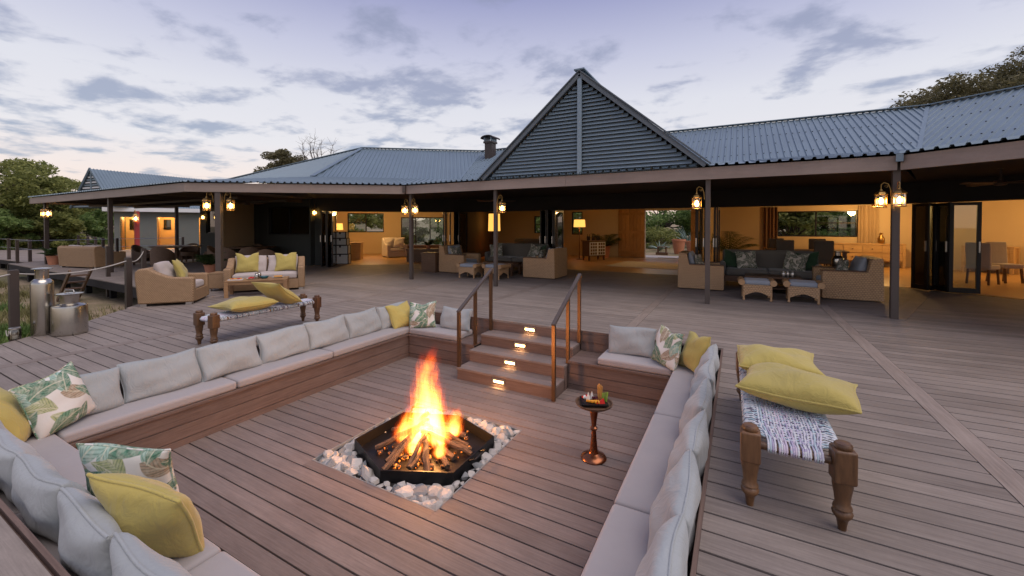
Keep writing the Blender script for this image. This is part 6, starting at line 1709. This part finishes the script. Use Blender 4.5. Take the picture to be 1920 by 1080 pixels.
for i in range(14):
    k = (i+.5)/14; zc = rz0+(rz1-rz0-.1)*k; h_ = (HWD-.12)*(1-k)
    MB().bar(gp_(-h_, .04, zc), gp_(h_, .04, zc), .05, .09).build('louvre_slat', M['white'] if i % 2 else M['tind'], gm)
MB().bar(gp_(0, -.01, rz0), gp_(0, -.01, rz1-.05), .10, .04, (0, 1, 0)).build('gable_mullion', M['tind'], gm)
for e in (-1, 1): MB().bar(gp_(e*HWD, -.06, rz0), gp_(0, -.06, rz1+.02), .05, .14).build('barge_board', M['tin'], gm)
o = MB().bb(-.10, .10, -.10, .10, 0, 2.45).build('red_post', M['redpost'], None, (-32.2, 11.25, 0)); tag(o, 'dark red painted post standing before the wash house doorway', 'post')
lantern('unlit lantern hanging on the red post by the wash house', -31.9, 11.1, 2.02, 0, 0, s=1.6)

# ================================================================== yard behind the entrance
pa = MB().prism([(-3.4, 20.98), (-1.9, 20.98), (1.4, 27.0), (3.8, 33), (2.0, 33.5), (-.2, 27.5)], -.25, .03).build('path', M['concrete']); tag(pa, 'pale concrete path leading away behind the entrance', 'path', kind='structure')
tr = MB().prism([(-7.5, 20.98), (1.5, 20.98), (1.5, 22.6), (-7.5, 22.6)], -.4, .012).build('back_terrace', M['concrete']); tag(tr, 'narrow concrete terrace behind the entrance doors', 'terrace', kind='structure')
def tpot(label, x, y, r_, h_): 
    t = thing('terracotta_pot', label, 'pot', (x, y, .03)); MB().lathe([(0, 0), (r_*.68, 0), (r_, h_*.86), (r_*1.08, h_*.87), (r_*1.08, h_), (r_*.92, h_), (r_*.9, h_*.9), (0, h_*.88)], 24).build('pot', M['terra'], t, None, None, 40)
tpot('large terracotta pot beside the path behind the entrance', -2.85, 24.3, .34, .80); tpot('smaller terracotta pot further along the path', -2.5, 27.2, .30, .62)
bn_ = thing('stool', 'dark wooden stool beside the large terracotta pot', 'stool', (-3.55, 23.2, .0))
MB().bb(-.3, .3, -.16, .16, .0, .16).build('base', M['dteak'], bn_); MB().bb(-.26, .26, -.13, .13, .42, .46).build('seat', M['dteak'], bn_)
for sx in (-1, 1): MB().bb(-.03, .03, -.10, .10, .16, .42).build('leg', M['dteak'], bn_, (sx*.2, 0, 0))
def aloe(label, loc, n, L_, seed):
    t = thing('aloe_plant', label, 'plant', loc); r = random.Random(seed); mb = MB()
    for i in range(n):
        a = i*2.4; e = r.uniform(.35, 1.2); pts = []; 
        for j in range(6):
            k = j/5; pts.append((math.cos(a)*L_*k*math.cos(e), math.sin(a)*L_*k*math.cos(e), L_*k*math.sin(e)-.15*k*k))
        mb.tube(pts, [.05, .055, .045, .032, .018, .004], 5)
    mb.build('leaves', M['leaf5'], t, None, None, 60); return t
aloe('pale grey-green aloe behind the terracotta pots', (-2.8, 29.2, .35), 18, 1.6, 3); aloe('small pale aloe near the entrance path', (-4.2, 26.5, .1), 14, .8, 4)

# ================================================================== trees and bushes
def leaf_mesh(name, clumps, n, size, seed, mat, flat=.6, upbias=.3):
    """n small leaf faces gathered in clumps (centre, radius) through the crown"""
    r = np.random.default_rng(seed); cs_ = np.array([c[0] for c in clumps], float); rs = np.array([c[1] for c in clumps], float)
    w_ = rs**2; w_ /= w_.sum(); idx = r.choice(len(clumps), n, p=w_)
    d = r.normal(size=(n, 3)); d /= np.linalg.norm(d, axis=1)[:, None]; rad = r.random(n)**.45
    p = cs_[idx]+d*(rad*rs[idx])[:, None]*np.array([1, 1, flat])
    a = r.normal(size=(n, 3)); a[:, 2] *= .6; a /= np.linalg.norm(a, axis=1)[:, None]
    b = np.cross(a, r.normal(size=(n, 3))); b /= np.linalg.norm(b, axis=1)[:, None]
    L_ = size*(.6+.8*r.random(n))[:, None]; wd_ = L_*.42
    v = np.empty((n, 4, 3)); v[:, 0] = p-a*L_/2; v[:, 1] = p+b*wd_/2; v[:, 2] = p+a*L_/2; v[:, 3] = p-b*wd_/2
    me = bpy.data.meshes.new(name); me.vertices.add(4*n); me.vertices.foreach_set('co', v.reshape(-1))
    me.loops.add(4*n); me.loops.foreach_set('vertex_index', np.arange(4*n)); me.polygons.add(n); me.polygons.foreach_set('loop_start', np.arange(0, 4*n, 4)); me.polygons.foreach_set('loop_total', np.full(n, 4))
    me.update(); me.validate(); me.materials.append(M[mat]); return me
def branch(mb, a, b, r0, r1, rnd, k=5, wob=.12):
    a, b = Vector(a), Vector(b); L_ = (b-a).length; pts = []; rs = []
    for i in range(k+1):
        f = i/k; p = a.lerp(b, f)
        if 0 < i < k: p += Vector((rnd.uniform(-1, 1), rnd.uniform(-1, 1), rnd.uniform(-.5, .5)))*L_*wob*.5
        pts.append(p); rs.append(r0+(r1-r0)*f)
    mb.tube(pts, rs, 7); return pts
def tree(name, label, loc, h, rx, rz_, nclump, n, size, seed, mat, trunk_h=None, r0=.16, group=None, cat='tree', flat=.6, low=.0, lopside=0):
    t = thing(name, label, cat, loc, 0, group); rnd = random.Random(seed)
    trunk_h = trunk_h or h*.4; cz = h-rz_; cl = []
    for i in range(nclump):
        a = rnd.uniform(0, 6.28); e = rnd.uniform(-1+low, 1); q = rnd.random()**.5
        c = Vector((rx*q*math.cos(a)*math.sqrt(max(.05, 1-e*e*.8))+lopside*e, rx*q*math.sin(a)*math.sqrt(max(.05, 1-e*e*.8)), cz+rz_*e*.92))
        cl.append((tuple(c), rx*rnd.uniform(.16, .34)))
    mb = MB(); top = Vector((rnd.uniform(-.2, .2), rnd.uniform(-.2, .2), trunk_h)); branch(mb, (0, 0, -.2), top, r0, r0*.7, rnd)
    for c, rr_ in cl[:max(5, nclump//2)]: branch(mb, top+Vector((0, 0, rnd.uniform(-.25, .1)*trunk_h)), Vector(c), r0*.45, r0*.06, rnd)
    mb.build('trunk', M['bark'], t, None, None, 60)
    link('crown', leaf_mesh('crown', cl, n, size, seed, mat, flat), M[mat], t)
    return t
def at(az, dist): return (dist*math.sin(R(az)), dist*math.cos(R(az)))
def tr_at(name, label, az, dist, h, *a, **k): x, y = at(az, dist); return tree(name, label, (x, y, gz(x, y)), h, *a, **k)
tr_at('acacia_tree', 'tall feathery acacia rising over the walkway', -80.2, 46, 6.4, 4.0, 2.0, 44, 15000, .24, 1, 'leaf1', 3.0, .26, lopside=.6)
tr_at('acacia_tree', 'smaller yellow-green acacia next to the tall one', -75.8, 47, 5.4, 2.4, 1.4, 20, 9000, .20, 2, 'leaf1', 2.6, .16)
GB_ = 'bushes beyond the walkway'
for i, (az, ds, h, rx, mt, lb) in enumerate(((-82.5, 52, 4.6, 3.4, 'leaf2', 'dark bush beneath the tall acacia'), (-78.6, 50, 4.2, 3.0, 'leaf2', 'broad green bush behind the far verandah end post'), (-75.2, 52, 4.6, 3.0, 'leaf2', 'bushy green thicket beside the wash house'), (-72.0, 55, 5.2, 3.2, 'leaf2', 'tall green bush against the wash house side wall'), (-80.5, 44, 2.6, 2.2, 'leaf2', 'low bright bush at the walkway edge'), (-77.0, 45, 2.8, 2.0, 'leaf1', 'low yellow-green bush behind the walkway cables'), (-69.5, 60, 6.0, 3.4, 'leaf3', 'olive tree showing above the wash house roof edge'), (-86, 50, 5.0, 4.0, 'leaf2', 'dark bush at the outer end of the walkway'))):
    tr_at('bush', lb, az, ds, h, rx, h*.55, 44, 12000, .30, 20+i, mt, h*.3, .09, group=GB_, cat='bush')
tr_at('olive_tree', 'dark round tree top showing over the hipped roof end', -58.0, 40, 8.0, 2.6, 1.5, 26, 11000, .20, 40, 'leaf3', 3.5, .2)
tr_at('olive_tree', 'large dark olive-brown tree behind the ribbed roof valley', 20.8, 36, 9.9, 4.3, 2.4, 70, 34000, .20, 41, 'leaf3', 4.5, .34, low=.2)
tr_at('olive_tree', 'second olive-brown tree merging with the large one behind the roof', 26.0, 37, 11.2, 4.2, 2.8, 50, 22000, .20, 42, 'leaf3', 4.5, .3, low=.2)
# leafless tree over the roof
dx_, dy_ = at(-53.2, 38); dtree = thing('bare_tree', 'leafless twiggy tree above the roof ridge', 'tree', (dx_, dy_, gz(dx_, dy_))); rnd = random.Random(9); mb = MB(); tw = MB()
top = (0, 0, 4.5); branch(mb, (0, 0, 0), top, .16, .10, rnd)
for i in range(16):
    a = rnd.uniform(0, 6.28); e = (math.cos(a)*rnd.uniform(.6, 2.3), math.sin(a)*rnd.uniform(.6, 2.3), rnd.uniform(6.3, 8.5)); pts = branch(mb, top, e, .06, .014, rnd)
    for p in pts[2:]:
        for _ in range(5): branch(tw, p, p+Vector((rnd.uniform(-.7, .7), rnd.uniform(-.7, .7), rnd.uniform(.1, .8))), .012, .004, rnd, 3)
mb.build('trunk', M['bark'], dtree); o = tw.build('twigs', M['bark'], dtree, fix=False); o['kind'] = 'stuff'
# greenery seen through the windows
GW = 'trees in the yard behind the lodge'
for i, (x, y, h, rx, mt, lb) in enumerate(((2.4, 25.2, 3.6, 2.1, 'leaf1', 'green bush framed by the open dining room window'), (-1.2, 33, 4.8, 3.0, 'leaf2', 'dark tree at the end of the entrance path'), (-5.2, 34, 5.0, 3.2, 'leaf2', 'dark tree beyond the sandy bank behind the entrance'), (-8.5, 27, 3.8, 2.2, 'leaf2', 'bush behind the dim lounge window'), (-12, 27.5, 4.0, 2.6, 'leaf2', 'bush behind the lounge back wall'), (-17.5, 24, 4.0, 2.6, 'leaf2', 'bush seen through the sitting room glass doors'), (-21.5, 22, 3.8, 2.4, 'leaf1', 'yellow-green bush behind the sitting room window'), (-24, 18.5, 3.8, 2.4, 'leaf2', 'bush behind the sitting room end wall'), (-6.2, 25.5, 1.2, 1.2, 'leaf2', 'low shrub beside the stool behind the entrance'), (-4.6, 28.5, 1.3, 1.3, 'leaf1', 'bright low shrub on the sandy bank'), (-1.6, 27.8, 1.0, .9, 'leaf2', 'low shrub by the concrete path'), (4.8, 30, 4.2, 2.6, 'leaf2', 'bush behind the dining room wall'))):
    tree('bush' if h < 3 else 'yard_tree', lb, (x, y, gz(x, y)), h, rx, h*.50, 44, 10000 if h > 2 else 2600, .27 if h > 2 else .15, 60+i, mt, h*.25, .08 if h < 3 else .14, GW, 'bush' if h < 3 else 'tree')

# ================================================================== grass beside the deck
def blades(name, label, spots, n, seed, mat, hmin=.06, hmax=.22):
    r = np.random.default_rng(seed); V = []; F = []
    k = 0
    while k < n:
        cx_, cy_, rad = spots[r.integers(len(spots))]; a = r.random()*6.283; q = rad*math.sqrt(r.random()); x, y = cx_+q*math.cos(a), cy_+q*math.sin(a)
        # keep clear of the decks
        if (x > -10.4 and (x+8.45)*.79+(y-1.5)*-.61*-1 > 9) : continue
        side = (x+8.45)*(-(3.52-1.50))-(y-1.50)*(-(-10.30+8.45)) if False else None
        lim = np.interp(x, [-11.9, -10.3, -9.3, -8.45, -7.0], [4.5, 3.45, 2.5, 1.40, -.3])
        if x > -12 and y > lim-.08: continue
        if x <= -12 and y > 4.6: continue
        h = r.uniform(hmin, hmax); b = r.random()*6.283; ln = r.uniform(.2, .8)*h; z = gz(x, y)-.01; wv = .006+.004*r.random()
        c, s_ = math.cos(b), math.sin(b); o_ = len(V)
        V += [(x-s_*wv, y+c*wv, z), (x+s_*wv, y-c*wv, z), (x+c*ln*.4+s_*wv*.7, y+s_*ln*.4-c*wv*.7, z+h*.6), (x+c*ln*.4-s_*wv*.7, y+s_*ln*.4+c*wv*.7, z+h*.6), (x+c*ln, y+s_*ln, z+h)]
        F += [(o_, o_+1, o_+2, o_+3), (o_+3, o_+2, o_+4)]; k += 1
    me = bpy.data.meshes.new(name); me.from_pydata(V, [], F); o = link(name, me, M[mat]); return tag(o, label, 'grass', kind='stuff')
rg_ = random.Random(77)
blades('dry_grass', 'sparse dry grass on the sandy ground beside the decks', [(rg_.uniform(-26, -9.5), rg_.uniform(-3, 4.4), rg_.uniform(.5, 1.6)) for _ in range(60)], 26000, 1, 'grass', .05, .20)
blades('green_grass', 'green grass tufts beside the rope fence', [(-10.2, .9, .7), (-11.3, 1.3, .9), (-12.4, 1.9, .8), (-9.6, .2, .5), (-13.8, 1.2, 1.0), (-16, 2.5, .8), (-11.8, 2.9, .5)], 12000, 2, 'grassg', .08, .26)
